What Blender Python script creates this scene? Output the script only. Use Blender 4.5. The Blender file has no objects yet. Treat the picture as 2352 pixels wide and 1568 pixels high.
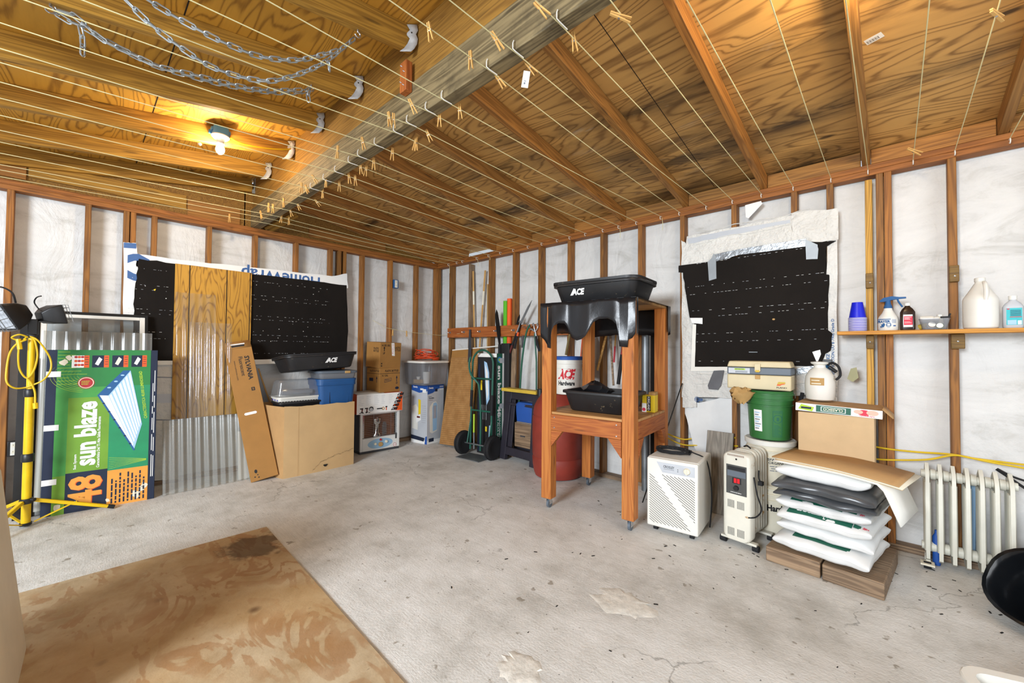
import bpy, bmesh, math, random
from mathutils import Matrix, Vector
PI = math.pi
rnd = random.Random(7)
C = bpy.context.scene.collection
V = Vector
# ------------------------------------------------------------------ camera
F_PX, YAW, PITCH, ROLL = 934.04, 0.752242, 0.0216, 0.008225
CAM = V((5.059, -3.752, 1.276))
_fw = V((-math.sin(YAW)*math.cos(PITCH), math.cos(YAW)*math.cos(PITCH), math.sin(PITCH)))
_r = V((math.cos(YAW), math.sin(YAW), 0)); _u = _r.cross(_fw)
_r2 = _r*math.cos(ROLL) + _u*math.sin(ROLL); _u2 = _u*math.cos(ROLL) - _r*math.sin(ROLL)
cd = bpy.data.cameras.new('camera'); cam = bpy.data.objects.new('camera', cd); C.objects.link(cam)
cd.sensor_width = 36; cd.lens = F_PX/2352*36; cd.clip_start = .02
cam.matrix_world = Matrix((( _r2.x,_u2.x,-_fw.x,CAM.x),(_r2.y,_u2.y,-_fw.y,CAM.y),(_r2.z,_u2.z,-_fw.z,CAM.z),(0,0,0,1)))
bpy.context.scene.camera = cam
def at(x, y, axis, val):
    """photo measurement -> point of the place on the plane axis = val"""
    d = _r2*((x-1176)/F_PX) - _u2*((y-784)/F_PX) + _fw
    t = (val - CAM[axis])/d[axis]
    return CAM + d*t
def LW(x, y, X=.1): return at(x, y, 0, X)
def RW(x, y, Y=-.1): return at(x, y, 1, Y)
# ------------------------------------------------------------------ materials
MATS = {}
def s2l(c):
    return tuple((v/12.92 if v <= .04045 else ((v+.055)/1.055)**2.4) for v in c)
def hexc(h):
    if not isinstance(h, str): return tuple(h)[:3]
    return s2l([int(h[i:i+2], 16)/255 for i in (0, 2, 4)])
class NT:
    def __init__(s, name):
        s.m = bpy.data.materials.new(name); s.m.use_nodes = True
        s.t = s.m.node_tree; s.b = s.t.nodes['Principled BSDF']; s.out = s.t.nodes['Material Output']
    def n(s, typ, **k):
        o = s.t.nodes.new(typ)
        for a, v in k.items(): setattr(o, a, v)
        return o
    def l(s, a, b): s.t.links.new(a, b)
    def set(s, node, key, v):
        if isinstance(v, bpy.types.NodeSocket): s.l(v, node.inputs[key])
        else: node.inputs[key].default_value = v
    def math(s, op, a, b=0.0, c=0.0):
        o = s.n('ShaderNodeMath', operation=op)
        s.set(o, 0, a); s.set(o, 1, b); s.set(o, 2, c); return o.outputs[0]
    def mix(s, f, a, b, mode='MIX'):
        o = s.n('ShaderNodeMix', data_type='RGBA', blend_type=mode)
        s.set(o, 0, f)
        for k, v in ((6, a), (7, b)): s.set(o, k, v if isinstance(v, bpy.types.NodeSocket) else (*hexc(v), 1))
        return o.outputs[2]
    def coords(s, scale=(1,1,1), rand=True, kind='Object'):
        tc = s.n('ShaderNodeTexCoord'); v = tc.outputs[kind]
        if rand:
            oi = s.n('ShaderNodeObjectInfo'); a = s.n('ShaderNodeVectorMath', operation='ADD')
            m = s.math('MULTIPLY', oi.outputs['Random'], 37.0)
            s.l(v, a.inputs[0]); s.l(m, a.inputs[1]); v = a.outputs[0]
        mp = s.n('ShaderNodeMapping'); s.l(v, mp.inputs['Vector']); mp.inputs['Scale'].default_value = scale
        return mp.outputs[0]
    def noise(s, vec, scale=5., detail=3., rough=.5, dist=0.):
        o = s.n('ShaderNodeTexNoise'); s.l(vec, o.inputs['Vector'])
        o.inputs['Scale'].default_value = scale; o.inputs['Detail'].default_value = detail
        o.inputs['Roughness'].default_value = rough; o.inputs['Distortion'].default_value = dist
        return o.outputs['Fac']
    def ramp(s, f, *stops):
        o = s.n('ShaderNodeValToRGB'); s.l(f, o.inputs[0]); e = o.color_ramp.elements
        while len(e) < len(stops): e.new(.5)
        for i, (p, c) in enumerate(stops):
            e[i].position = p
            e[i].color = (c, c, c, 1) if isinstance(c, (int, float)) else (*hexc(c), 1)
        return o.outputs[0]
    def bump(s, h, strength=.3, dist=.01):
        o = s.n('ShaderNodeBump'); s.l(h, o.inputs['Height'])
        o.inputs['Strength'].default_value = strength; o.inputs['Distance'].default_value = dist
        s.l(o.outputs[0], s.b.inputs['Normal'])
    def fin(s, col=None, rough=.6, metal=0., **k):
        if col is not None: s.set(s.b, 'Base Color', col if isinstance(col, bpy.types.NodeSocket) else (*hexc(col), 1))
        s.set(s.b, 'Roughness', rough); s.set(s.b, 'Metallic', metal)
        for a, v in k.items(): s.set(s.b, a.replace('_', ' '), v)
        MATS[s.m.name] = s.m
        return s.m
def plain(name, col, rough=.55, metal=0., var=.08, vs=6., bump=0., bs=60., spots=None, bd=.004, **k):
    t = NT(name); v = t.coords()
    n = t.noise(v, vs, 5, .6)
    c = hexc(col)
    lo = tuple(max(0, x*(1-var*1.6)) for x in c); hi = tuple(min(1, x*(1+var)) for x in c)
    colr = t.ramp(n, (.3, lo), (.7, hi))
    if spots:
        sc, th, sp = spots
        colr = t.mix(t.ramp(t.noise(v, sc, 4, .7), (th, 0.), (th+.06, 1.)), colr, sp)
    if bump: t.bump(t.noise(v, bs, 4, .6), bump, bd)
    return t.fin(colr, rough, metal, **k)
def wood(name, dark, light, red=None, rough=.65, knots=.5, sc=1., var=.22, dirt=0.):
    """lumber; the grain runs along the piece's own X axis"""
    t = NT(name); v = t.coords((.55*sc, 9*sc, 9*sc)); v2 = t.coords((1.4*sc, 90*sc, 90*sc)); v3 = t.coords()
    g = t.noise(v, 1.5, 2, .5, .35)
    bands = t.math('SINE', t.math('MULTIPLY', g, 62.))
    bands = t.math('MULTIPLY_ADD', bands, .5, .5)
    fib = t.noise(v2, 1., 3, .6)
    f = t.math('ADD', t.math('MULTIPLY', bands, .33), t.math('MULTIPLY', fib, .67))
    col = t.ramp(f, (.18, dark), (.75, light))
    oi = t.n('ShaderNodeObjectInfo')
    if red: col = t.mix(t.math('MULTIPLY', oi.outputs['Random'], .75), col, red, 'MULTIPLY')
    if knots:
        vo = t.n('ShaderNodeTexVoronoi'); t.l(t.coords((2.2, 14, 14)), vo.inputs['Vector']); vo.inputs['Scale'].default_value = 1.
        k = t.ramp(vo.outputs['Distance'], (.07, 1.), (.15, 0.))
        col = t.mix(t.math('MULTIPLY', k, knots), col, tuple(.30*x for x in hexc(dark)))
    hs = t.n('ShaderNodeHueSaturation'); t.l(col, hs.inputs['Color'])
    t.l(t.math('MULTIPLY_ADD', oi.outputs['Random'], var*2, 1-var), hs.inputs['Value']); col = hs.outputs[0]
    if dirt: col = t.mix(t.math('MULTIPLY', t.ramp(t.noise(v3, 4, 5, .7), (.5, 0.), (.75, 1.)), dirt), col, tuple(.25*x for x in hexc(dark)))
    t.bump(f, .25, .003)
    return t.fin(col, rough)
def sheathing(name, dark, light, stain, amount, freq=30., seam=None, axis=0, mould=True, bands=()):
    """rotary cut plywood; grain along local X (axis 0) or Z (axis 2)"""
    t = NT(name)
    st = {0: (.42, 2.5, 2.5), 2: (4.5, 4.5, .9)}[axis]
    v = t.coords(st); g = t.math('ADD', t.noise(v, 1.25, 2.0, .45, .45), t.math('MULTIPLY', t.noise(v, 9., 3, .6), .022))
    b = t.math('MULTIPLY_ADD', t.math('SINE', t.math('MULTIPLY', g, freq*2)), .5, .5)
    b2 = t.math('POWER', b, 3.2)
    fine = t.noise(t.coords({0: (3., 70, 70), 2: (70, 70, 3.)}[axis]), 1., 3, .6)
    f = t.math('ADD', t.math('MULTIPLY', b2, .62), t.math('MULTIPLY', fine, .42))
    col = t.ramp(f, (.22, light), (.55, tuple(.72*a+.28*c for a, c in zip(hexc(light), hexc(dark)))), (1.0, dark))
    big = t.noise(t.coords(), .9, 3, .5)
    col = t.mix(t.ramp(big, (.35, 0.), (.7, .28)), col, dark)
    vo = t.n('ShaderNodeTexVoronoi'); t.l(t.coords({0: (.9, 2.6, 2.6), 2: (2.6, 2.6, .9)}[axis]), vo.inputs['Vector']); vo.inputs['Scale'].default_value = 1.3
    col = t.mix(t.ramp(vo.outputs['Distance'], (.03, .9), (.075, 0.)), col, tuple(.2*x for x in hexc(dark)))
    if amount:
        sv = t.coords({0: (.8, 3.2, 3.2), 2: (3.2, 3.2, .8)}[axis])
        m1 = t.ramp(t.noise(t.coords(), .62, 2, .5), (.54, 0.), (.70, 1.))
        for y0 in bands:                      # water marks along the joints between sheets
            tc = t.n('ShaderNodeTexCoord'); sx = t.n('ShaderNodeSeparateXYZ'); t.l(tc.outputs['Object'], sx.inputs[0])
            dy = t.math('ADD', t.math('ABSOLUTE', t.math('SUBTRACT', sx.outputs[1], y0)), t.math('MULTIPLY', t.noise(t.coords(), 1.6, 3), .35))
            m1 = t.math('MAXIMUM', m1, t.ramp(dy, (.16, 1.), (.36, 0.)))
        m2 = t.ramp(t.noise(sv, 1.5, 6, .68, .4), (.39, 0.), (.60, 1.))
        col = t.mix(t.math('MULTIPLY', t.math('MULTIPLY', m1, m2), amount), col, stain)
        if mould:
            m3 = t.ramp(t.noise(sv, 2.7, 6, .7), (.60, 0.), (.70, 1.))
            col = t.mix(t.math('MULTIPLY', t.math('MULTIPLY', m3, m1), .45), col, 'd8c8b0')
    if seam:
        for ax, per, off in seam:
            tc = t.n('ShaderNodeTexCoord'); sx = t.n('ShaderNodeSeparateXYZ'); t.l(tc.outputs['Object'], sx.inputs[0])
            pp = t.math('PINGPONG', t.math('ADD', sx.outputs[ax], off), per/2)
            col = t.mix(t.ramp(pp, (.003, .9), (.006, 0.)), col, '1c1108')
    t.bump(f, .12, .003)
    return t.fin(col, .62)
def wrap_mat():
    t = NT('house_wrap'); v = t.coords(rand=False); vd = t.coords((.9, .9, 2.6), rand=False)
    streak = t.noise(vd, 1.7, 6, .7, 1.2)
    col = t.ramp(streak, (.28, 'b9b7b1'), (.46, 'd3d2cf'), (.72, 'deddda'))
    dirt = t.ramp(t.noise(v, 5, 6, .75), (.62, 0.), (.78, .35))
    col = t.mix(dirt, col, '8f8a7c')
    t.bump(t.math('ADD', t.noise(t.coords((1, 1, .5), rand=False), 4.5, 4, .6, .7), t.math('MULTIPLY', t.noise(v, 160, 2), .05)), .5, .04)
    return t.fin(col, .6)
def clear_mat(name, tint, dens=.16, gl=.10, rough=.08):
    """thin clear plastic or glass: mostly see-through, a little milky, with reflections"""
    t = NT(name); tr = t.n('ShaderNodeBsdfTransparent'); tr.inputs[0].default_value = (*hexc(tint), 1)
    df = t.n('ShaderNodeBsdfDiffuse'); df.inputs[0].default_value = (*hexc(tint), 1)
    g = t.n('ShaderNodeBsdfGlossy'); g.inputs['Roughness'].default_value = rough
    m1 = t.n('ShaderNodeMixShader'); m1.inputs[0].default_value = dens; t.l(tr.outputs[0], m1.inputs[1]); t.l(df.outputs[0], m1.inputs[2])
    fr = t.n('ShaderNodeLayerWeight'); fr.inputs['Blend'].default_value = .35
    m2 = t.n('ShaderNodeMixShader'); t.l(t.math('MULTIPLY_ADD', fr.outputs['Facing'], .22, gl), m2.inputs[0])
    t.l(m1.outputs[0], m2.inputs[1]); t.l(g.outputs[0], m2.inputs[2]); t.l(m2.outputs[0], t.out.inputs[0])
    MATS[name] = t.m; return t.m
def emit_mat(name, col, s):
    t = NT(name); t.set(t.b, 'Emission Color', (*hexc(col), 1)); t.set(t.b, 'Emission Strength', s)
    return t.fin(col, .4)
def concrete():
    t = NT('concrete_floor'); v = t.coords(rand=False)
    a = t.noise(v, .8, 6, .6, .5); b = t.noise(v, 4.5, 6, .7)
    col = t.ramp(t.math('ADD', t.math('MULTIPLY', a, .55), t.math('MULTIPLY', b, .45)), (.36, 'b3b0a9'), (.5, 'd6d4cf'), (.64, 'e9e8e5'))
    # swept trowel lines
    sw = t.noise(t.coords((2.2, 30, 1), rand=False), 3.2, 4, .6, 1.6)
    col = t.mix(t.ramp(sw, (.40, .20), (.55, 0.)), col, '9d978b')
    # drips and speckles
    sp = t.ramp(t.noise(v, 10, 3, .55), (.665, 0.), (.70, .7))
    col = t.mix(sp, col, '7f7464')
    sp2 = t.ramp(t.noise(v, 60, 2, .5), (.72, 0.), (.74, .8))
    col = t.mix(sp2, col, '3b3833')
    # pale worn patches
    wp = t.ramp(t.noise(v, 2.3, 7, .72, .4), (.62, 0.), (.68, .55))
    col = t.mix(wp, col, 'e4e1da')
    # cracks
    vo = t.n('ShaderNodeTexVoronoi', feature='DISTANCE_TO_EDGE'); vo.inputs['Scale'].default_value = .55
    dv = t.n('ShaderNodeVectorMath', operation='ADD'); nz = t.n('ShaderNodeTexNoise'); t.l(v, nz.inputs['Vector']); nz.inputs['Scale'].default_value = 5.; nz.inputs['Detail'].default_value = 5.
    sc = t.n('ShaderNodeVectorMath', operation='SCALE'); t.l(nz.outputs['Color'], sc.inputs[0]); sc.inputs['Scale'].default_value = .35
    t.l(v, dv.inputs[0]); t.l(sc.outputs[0], dv.inputs[1]); t.l(dv.outputs[0], vo.inputs['Vector'])
    brk = t.ramp(t.noise(v, 1.1, 2), (.50, 0.), (.56, 1.))
    ck = t.math('MULTIPLY', t.ramp(vo.outputs['Distance'], (.0016, .5), (.004, 0.)), brk)
    col = t.mix(ck, col, '4a453d')
    t.bump(t.math('ADD', t.math('MULTIPLY', sw, .45), t.math('ADD', t.noise(v, 90, 3), t.math('MULTIPLY', wp, .5))), .35, .006)
    return t.fin(col, .62)
def floor_ply():
    t = NT('worn_plywood'); v = t.coords(rand=False)
    g = t.noise(t.coords((.8, 1.7, 1), rand=False), 2.6, 4.5, .55, .9)
    b = t.ramp(t.math('MULTIPLY_ADD', t.math('SINE', t.math('MULTIPLY', g, 34.)), .5, .5), (.55, 0.), (.80, 1.))
    base = t.ramp(t.noise(v, 5, 6, .65), (.3, 'a08765'), (.7, 'cbb797'))
    base = t.mix(t.ramp(t.noise(v, 1.4, 3), (.4, 0.), (.65, .6)), base, 'b08a55')
    br = t.ramp(t.noise(v, 2.2, 4, .6), (.40, 0.), (.58, 1.))
    col = t.mix(t.math('MULTIPLY', t.math('MULTIPLY', b, br), .6), base, '9a6a3c')
    kn = t.n('ShaderNodeTexVoronoi'); t.l(t.coords((1, 1, 1), rand=False), kn.inputs['Vector']); kn.inputs['Scale'].default_value = 3.2
    col = t.mix(t.ramp(kn.outputs['Distance'], (.05, .8), (.12, 0.)), col, '5c3c22')
    fl = t.ramp(t.noise(t.coords((22, 9, 1), rand=False), 2.6, 4, .65), (.66, 0.), (.72, .6))
    col = t.mix(fl, col, '4c3520')
    # a dark wet-looking stain near the far corner
    tc = t.n('ShaderNodeTexCoord'); d = t.n('ShaderNodeVectorMath', operation='DISTANCE'); t.l(tc.outputs['Object'], d.inputs[0]); d.inputs[1].default_value = (.26, -.13, 0)
    dd = t.math('ADD', d.outputs['Value'], t.math('MULTIPLY', t.noise(v, 5, 5, .6), .36))
    col = t.mix(t.ramp(dd, (.33, .72), (.37, 0.)), col, '3c2412')
    t.bump(t.noise(v, 30, 5, .7), .35, .004)
    return t.fin(col, .6)
# shared materials
plain_specs = dict(
    cardboard=('b8905f', .8, 0, .07), cardboard_dark=('a07238', .8, 0, .06), cardboard_inside=('a88355', .85, 0, .06), cardboard_pale=('c9ab82', .82, 0, .05),
    white_paint=('e6e3da', .5, 0, .04), white_plastic=('e2dfd6', .42, 0, .03), warm_white=('d9d2c2', .45, 0, .05), paper_white=('ecebe8', .7, 0, .02),
    black_plastic=('1b1b1d', .42, 0, .25), black_rubber=('17171a', .8, 0, .2), black_iron=('141313', .5, .3, .2), print_black=('17171a', .7, 0, .1),
    dark_grey=('3a3d42', .5, 0, .1), mid_grey=('7b8088', .5, 0, .08), pale_grey=('bcc0c6', .5, 0, .05), tool_grey=('5d6670', .5, 0, .05),
    steel=('b8bcc2', .3, .9, .1), dull_steel=('8b8f92', .5, .8, .2), galvanised=('aeb6ba', .45, .6, .2), rust=('6d4630', .8, .2, .3), chrome=('d8dadc', .12, 1., .03),
    yellow_paint=('e0b800', .4, 0, .12), yellow_cord=('d8b414', .5, 0, .08), orange_cord=('d4491c', .5, 0, .1), green_tote=('2f6b35', .4, 0, .05),
    blue_plastic=('1b4f86', .45, 0, .06), royal_blue=('1420c8', .35, 0, .04), sky_blue=('3b86c6', .5, 0, .05), box_blue=('1a4fa0', .6, 0, .04),
    hand_truck_green=('1f5d4c', .45, .1, .15), noodle_green=('58b81f', .7, 0, .05), noodle_orange=('f06020', .7, 0, .05), red=('b3202a', .5, 0, .08),
    barrel_red=('8c3326', .5, 0, .12), ace_red=('c4202b', .6, 0, .03), ink_blue=('24598f', .7, 0, .05), ink_navy=('12203a', .7, 0, .05),
    box_green=('1f7a38', .55, 0, .08), olive_green=('6c9a28', .55, 0, .08), teal_green=('1c8a5a', .55, 0, .08), leaf_green=('3f9440', .55, 0, .08), lime=('a8c832', .6, 0, .05),
    box_orange=('e59a3c', .6, 0, .06), tool_orange=('e0581c', .6, 0, .05), wrap_blue=('3f659c', .6, 0, .08), red_light=('d8202a', .3, 0, .02),
    olive_case=('8f8a5e', .5, 0, .05), beige=('cfc09a', .5, 0, .05), tan=('b8925a', .75, 0, .08), rope=('dcd3a0', .7, 0, .05), tape_grey=('8d9397', .4, .2, .12),
    bag_white=('e0e0de', .4, 0, .04), bag_dark=('4b4d50', .28, 0, .18), dark_green=('155c48', .55, 0, .05), maroon=('5a1c1a', .7, 0, .1), brown_bottle=('2c1c14', .25, 0, .05),
    aqua=('38b4bc', .6, 0, .04), pink_red=('d23048', .6, 0, .04), yellow_print=('e8c81c', .6, 0, .04), cream=('e4dcc6', .6, 0, .04), pin_wood=('d8a860', .65, 0, .1),
    hose_green=('1c5a44', .5, 0, .06), grey_wood=('7d7468', .8, 0, .25), stand_dark=('26232e', .6, 0, .2), stand_yellow=('cfae3c', .6, 0, .1), glass_grey=('9aa4ac', .25, 0, .1),
    slot_dark=('4a4a48', .7, 0, .1), heater_white=('d6d6d2', .4, 0, .04), label_blue=('8fb2cc', .5, 0, .03), bronze=('6d5a2c', .6, .2, .15), light_blue=('9fc4e4', .6, 0, .05),
    rad_cream=('d6d4c6', .45, 0, .06), leather_grey=('5c5c60', .6, 0, .15), salmon=('d8b4a0', .6, 0, .05), tar=('15120f', .85, 0, .25), pine_pale=('c89a58', .6, 0, .1))
for k, (c, r, m, v) in plain_specs.items(): plain(k, c, r, m, v)
plain('tar_felt', '1a1613', .9, 0, .15, 3, .12, 140, Specular_IOR_Level=.2)
plain('wrap_fold', 'd6d4ce', .65, 0, .07, 5, .8, 7, None, .06)
plain('muddy_black', '202022', .45, 0, .2, 5, spots=(22, .66, '6b5f4a'))
plain('rusty_white', 'd8d4c6', .42, 0, .05, 4, spots=(7, .63, 'a87c3c'))
plain('kraft_stained', 'c4a273', .82, 0, .06, 3, spots=(2.2, .68, '9a7748'))
plain('black_sheet', '1b1b1e', .30, 0, .2, 3, .5, 11)
plain('bag_white', 'e0e0de', .4, 0, .04, 6, .6, 16, None, .02); plain('bag_dark', '4b4d50', .26, 0, .2, 6, .8, 14, None, .03)
plain('foil', '9a9ea2', .28, .75, .2, 6, .8, 25)
wood('stud_wood', '67401a', '9d6a2c', red=(.95, .80, .64), knots=.45)
wood('rafter_wood', '7c5222', 'b4813f', red=(.95, .82, .68), knots=.55, var=.14)
wood('rafter_wood_yellow', '8a611f', 'c7973c', knots=.6, var=.12)
wood('plate_wood', '744618', 'a56c30', red=(.9, .74, .6), knots=.5, var=.14)
wood('beam_wood', '4c4029', '91805c', knots=.6, var=.05, dirt=.7, sc=.9)
wood('ridge_wood', '74501c', 'a07630', knots=.3, var=.05)
wood('bench_wood', 'a2571f', 'c87e38', knots=.6, var=.12)
wood('bench_red', '8a4218', 'b3682c', knots=.5, var=.1)
wood('shelf_wood', 'a5681f', 'cf9238', knots=.3, var=.08)
wood('old_wood', '5f4a38', '9c8266', knots=.4, var=.12, dirt=.5)
wood('grey_board', '6a6257', '9a9184', knots=.4, var=.1, dirt=.3)
wood('handle_wood', '9a6a2c', 'c99a54', knots=0., var=.12)
wood('block_wood', '5e441c', '7f6028', knots=.2, var=.08)
sheathing('roof_ply_far', '7d5526', 'd9a860', '22170d', .9, 75, bands=(-.07, .55))
sheathing('roof_ply_near', '855717', 'dba43e', '3c2a10', .5, 75, mould=False)  # yellower than the far slope: warm bulb light put into the colour
sheathing('grooved_ply', '7c4f14', 'c89434', '5b3a12', .3, 60, axis=2, mould=False)
sheathing('shelf_ply', '8a5c2a', 'c3935a', '3c2c1c', .8, 20, mould=False)
wrap_mat(); concrete(); floor_ply()
clear_mat('clear_plastic', 'f4f6f6', .05, .015); clear_mat('milky_plastic', 'dcdbd5', .22, .03, .2); clear_mat('dome_clear', 'e6e8ea', .13, .05, .1); clear_mat('window_glass', 'e8ecee', .05, .04, .03); clear_mat('tote_clear', 'd8dade', .16, .03, .25); clear_mat('frosted', 'b4b8bf', .34, .05, .3); clear_mat('clear_label', 'e6e2c8', .5, .08, .2)
emit_mat('bulb_glow', 'ffe2b6', 450.)
# ------------------------------------------------------------------ mesh builder
def fr(o, x, y):
    """frame at o with x (right) and y (up) in the face, z out of it"""
    x = V(x).normalized(); y = V(y); y = (y - x*y.dot(x)).normalized(); z = x.cross(y); o = V(o)
    return Matrix(((x.x, y.x, z.x, o.x), (x.y, y.y, z.y, o.y), (x.z, y.z, z.z, o.z), (0, 0, 0, 1)))
def fry(o, x, y):
    """like fr, but y is kept and x bent square to it"""
    y = V(y).normalized(); x = V(x); x = (x-y*x.dot(y)).normalized(); z = x.cross(y); o = V(o)
    return Matrix(((x.x,y.x,z.x,o.x),(x.y,y.y,z.y,o.y),(x.z,y.z,z.z,o.z),(0,0,0,1)))
I4 = Matrix.Identity(4)
def T(x=0, y=0, z=0): return Matrix.Translation((x, y, z))
def RX(a): return Matrix.Rotation(math.radians(a), 4, 'X')
def RY(a): return Matrix.Rotation(math.radians(a), 4, 'Y')
def RZ(a): return Matrix.Rotation(math.radians(a), 4, 'Z')
_txt = {}
def text_mesh(s, bold):
    k = (s, bold)
    if k not in _txt:
        cu = bpy.data.curves.new('t', 'FONT'); cu.body = s; cu.offset = .022*bold; cu.resolution_u = 2
        o = bpy.data.objects.new('t', cu); C.objects.link(o)
        me = bpy.data.meshes.new_from_object(o.evaluated_get(bpy.context.evaluated_depsgraph_get()))
        C.objects.unlink(o); bpy.data.objects.remove(o)
        vs = [v.co.copy() for v in me.vertices]; fs = [tuple(p.vertices) for p in me.polygons]
        bpy.data.meshes.remove(me); _txt[k] = (vs, fs)
    return _txt[k]
class MB:
    def __init__(s, M=None): s.v = []; s.f = []; s.fm = []; s.fs = []; s.mats = []; s.M = M or I4
    def mi(s, m):
        if m not in s.mats: s.mats.append(m)
        return s.mats.index(m)
    def add(s, vs, fs, mat, smooth=False, M=None):
        MM = s.M if M is None else s.M @ M; b = len(s.v); k = s.mi(mat)
        s.v += [MM @ V(v) for v in vs]
        for f in fs: s.f.append(tuple(b+i for i in f)); s.fm.append(k); s.fs.append(smooth)
        return s
    def box(s, a, b, mat, M=None):
        x0, y0, z0 = a; x1, y1, z1 = b
        if isinstance(mat, str): mat = [mat]*6
        vs = [(x0,y0,z0),(x1,y0,z0),(x1,y1,z0),(x0,y1,z0),(x0,y0,z1),(x1,y0,z1),(x1,y1,z1),(x0,y1,z1)]
        for f, m in zip(((0,3,2,1),(4,5,6,7),(0,1,5,4),(1,2,6,5),(2,3,7,6),(3,0,4,7)), mat):   # bottom top -y +x +y -x
            s.add([vs[i] for i in f], [(0,1,2,3)], m, False, M) if len(set(mat)) > 1 else None
        if len(set(mat)) == 1: s.add(vs, [(0,3,2,1),(4,5,6,7),(0,1,5,4),(1,2,6,5),(2,3,7,6),(3,0,4,7)], mat[0], False, M)
        return s
    def hexa(s, bot, top, mat):
        """solid from four bottom and four top corners"""
        return s.add(list(bot)+list(top), [(3,2,1,0),(4,5,6,7),(0,1,5,4),(1,2,6,5),(2,3,7,6),(3,0,4,7)], mat)
    def tube(s, pts, r, mat, seg=8, closed=False, caps=True, M=None):
        pts = [V(p) for p in pts]; n = len(pts); vs = []; fs = []
        rr = r if isinstance(r, (list, tuple)) else [r]*n
        prev = None
        for i, p in enumerate(pts):
            a = pts[(i-1) % n] if (closed or i) else p; c = pts[(i+1) % n] if (closed or i < n-1) else p
            t = (c-a); t = t.normalized() if t.length > 1e-9 else V((0, 0, 1))
            if prev is None:
                up = V((0, 0, 1)) if abs(t.z) < .9 else V((1, 0, 0)); x = t.cross(up).normalized()
            else:
                x = prev - t*prev.dot(t); x = x.normalized() if x.length > 1e-6 else t.orthogonal().normalized()
            y = t.cross(x); prev = x
            vs += [p + (x*math.cos(2*PI*k/seg) + y*math.sin(2*PI*k/seg))*rr[i] for k in range(seg)]
        for i in range(n if closed else n-1):
            for k in range(seg):
                j = (i+1) % n
                fs.append((i*seg+k, i*seg+(k+1) % seg, j*seg+(k+1) % seg, j*seg+k))
        if caps and not closed: fs += [tuple(range(seg-1, -1, -1)), tuple((n-1)*seg+k for k in range(seg))]
        return s.add(vs, fs, mat, True, M)
    def lathe(s, prof, mat, seg=28, M=None, sx=1., sy=1.):
        """profile of (radius, z) round the z axis"""
        vs = []; fs = []; n = len(prof)
        for r, z in prof: vs += [(r*sx*math.cos(2*PI*k/seg), r*sy*math.sin(2*PI*k/seg), z) for k in range(seg)]
        for i in range(n-1):
            for k in range(seg): fs.append((i*seg+k, i*seg+(k+1) % seg, (i+1)*seg+(k+1) % seg, (i+1)*seg+k))
        if prof[0][0] > 1e-6: fs.append(tuple(range(seg-1, -1, -1)))
        if prof[-1][0] > 1e-6: fs.append(tuple((n-1)*seg+k for k in range(seg)))
        return s.add(vs, fs, mat, True, M)
    def loft(s, rings, mat, caps=(True, True), smooth=True, M=None):
        n = len(rings[0]); vs = [p for r in rings for p in r]; fs = []
        for i in range(len(rings)-1):
            for k in range(n): fs.append((i*n+k, i*n+(k+1) % n, (i+1)*n+(k+1) % n, (i+1)*n+k))
        if caps[0]: fs.append(tuple(range(n-1, -1, -1)))
        if caps[1]: fs.append(tuple((len(rings)-1)*n+k for k in range(n)))
        return s.add(vs, fs, mat, smooth, M)
    def prism(s, poly, z0, z1, mat, M=None):
        n = len(poly)
        return s.add([(x, y, z0) for x, y in poly]+[(x, y, z1) for x, y in poly],
                     [tuple(range(n-1, -1, -1)), tuple(range(n, 2*n))]+[(i, (i+1) % n, n+(i+1) % n, n+i) for i in range(n)], mat, False, M)
    def flat(s, poly, mat, M=None, z=0.):
        return s.add([(x, y, z) for x, y in poly], [tuple(range(len(poly)))], mat, False, M)
    def rect(s, x0, y0, x1, y1, mat, M=None, z=0.): return s.flat([(x0,y0),(x1,y0),(x1,y1),(x0,y1)], mat, M, z)
    def disc(s, cx, cy, r, mat, M=None, z=0., ry=None, seg=20):
        ry = ry or r
        return s.flat([(cx+r*math.cos(2*PI*k/seg), cy+ry*math.sin(2*PI*k/seg)) for k in range(seg)], mat, M, z)
    def text(s, st, cx, cy, w, h, mat, M=None, z=.0008, bold=1, rot=0, shear=0):
        """lettering that fills a w x h box centred on (cx, cy) of the face M"""
        vs, fs = text_mesh(st, bold)
        if not vs: return s
        x0 = min(v.x for v in vs); x1 = max(v.x for v in vs); y0 = min(v.y for v in vs); y1 = max(v.y for v in vs)
        a = math.radians(rot); ca, sa = math.cos(a), math.sin(a); out = []
        for v in vs:
            X = ((v.x-x0)/(x1-x0)-.5)*w; Y = ((v.y-y0)/(y1-y0)-.5)*h; X += Y*shear
            out.append((cx+X*ca-Y*sa, cy+X*sa+Y*ca, z))
        return s.add(out, fs, mat, False, M)
    def scrib(s, x0, y0, x1, y1, rows, mat, M=None, z=.0008, seed=1, vert=False):
        """lines of print too small to read"""
        r = random.Random(seed); n0, n1 = (x0, x1) if vert else (y0, y1); a0, a1 = (y0, y1) if vert else (x0, x1); st_ = (n1-n0)/rows; h = st_*.42
        for k in range(rows):
            n = n0+st_*(k+.3); a = a0; end = a1-(a1-a0)*r.uniform(0, .3)
            while a < end:
                L = min((a1-a0)*r.uniform(.06, .2), end-a)
                if vert: s.rect(n, a, n+h, a+L, mat, M, z)
                else: s.rect(a, n, a+L, n+h, mat, M, z)
                a += L+(a1-a0)*.035
        return s
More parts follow.
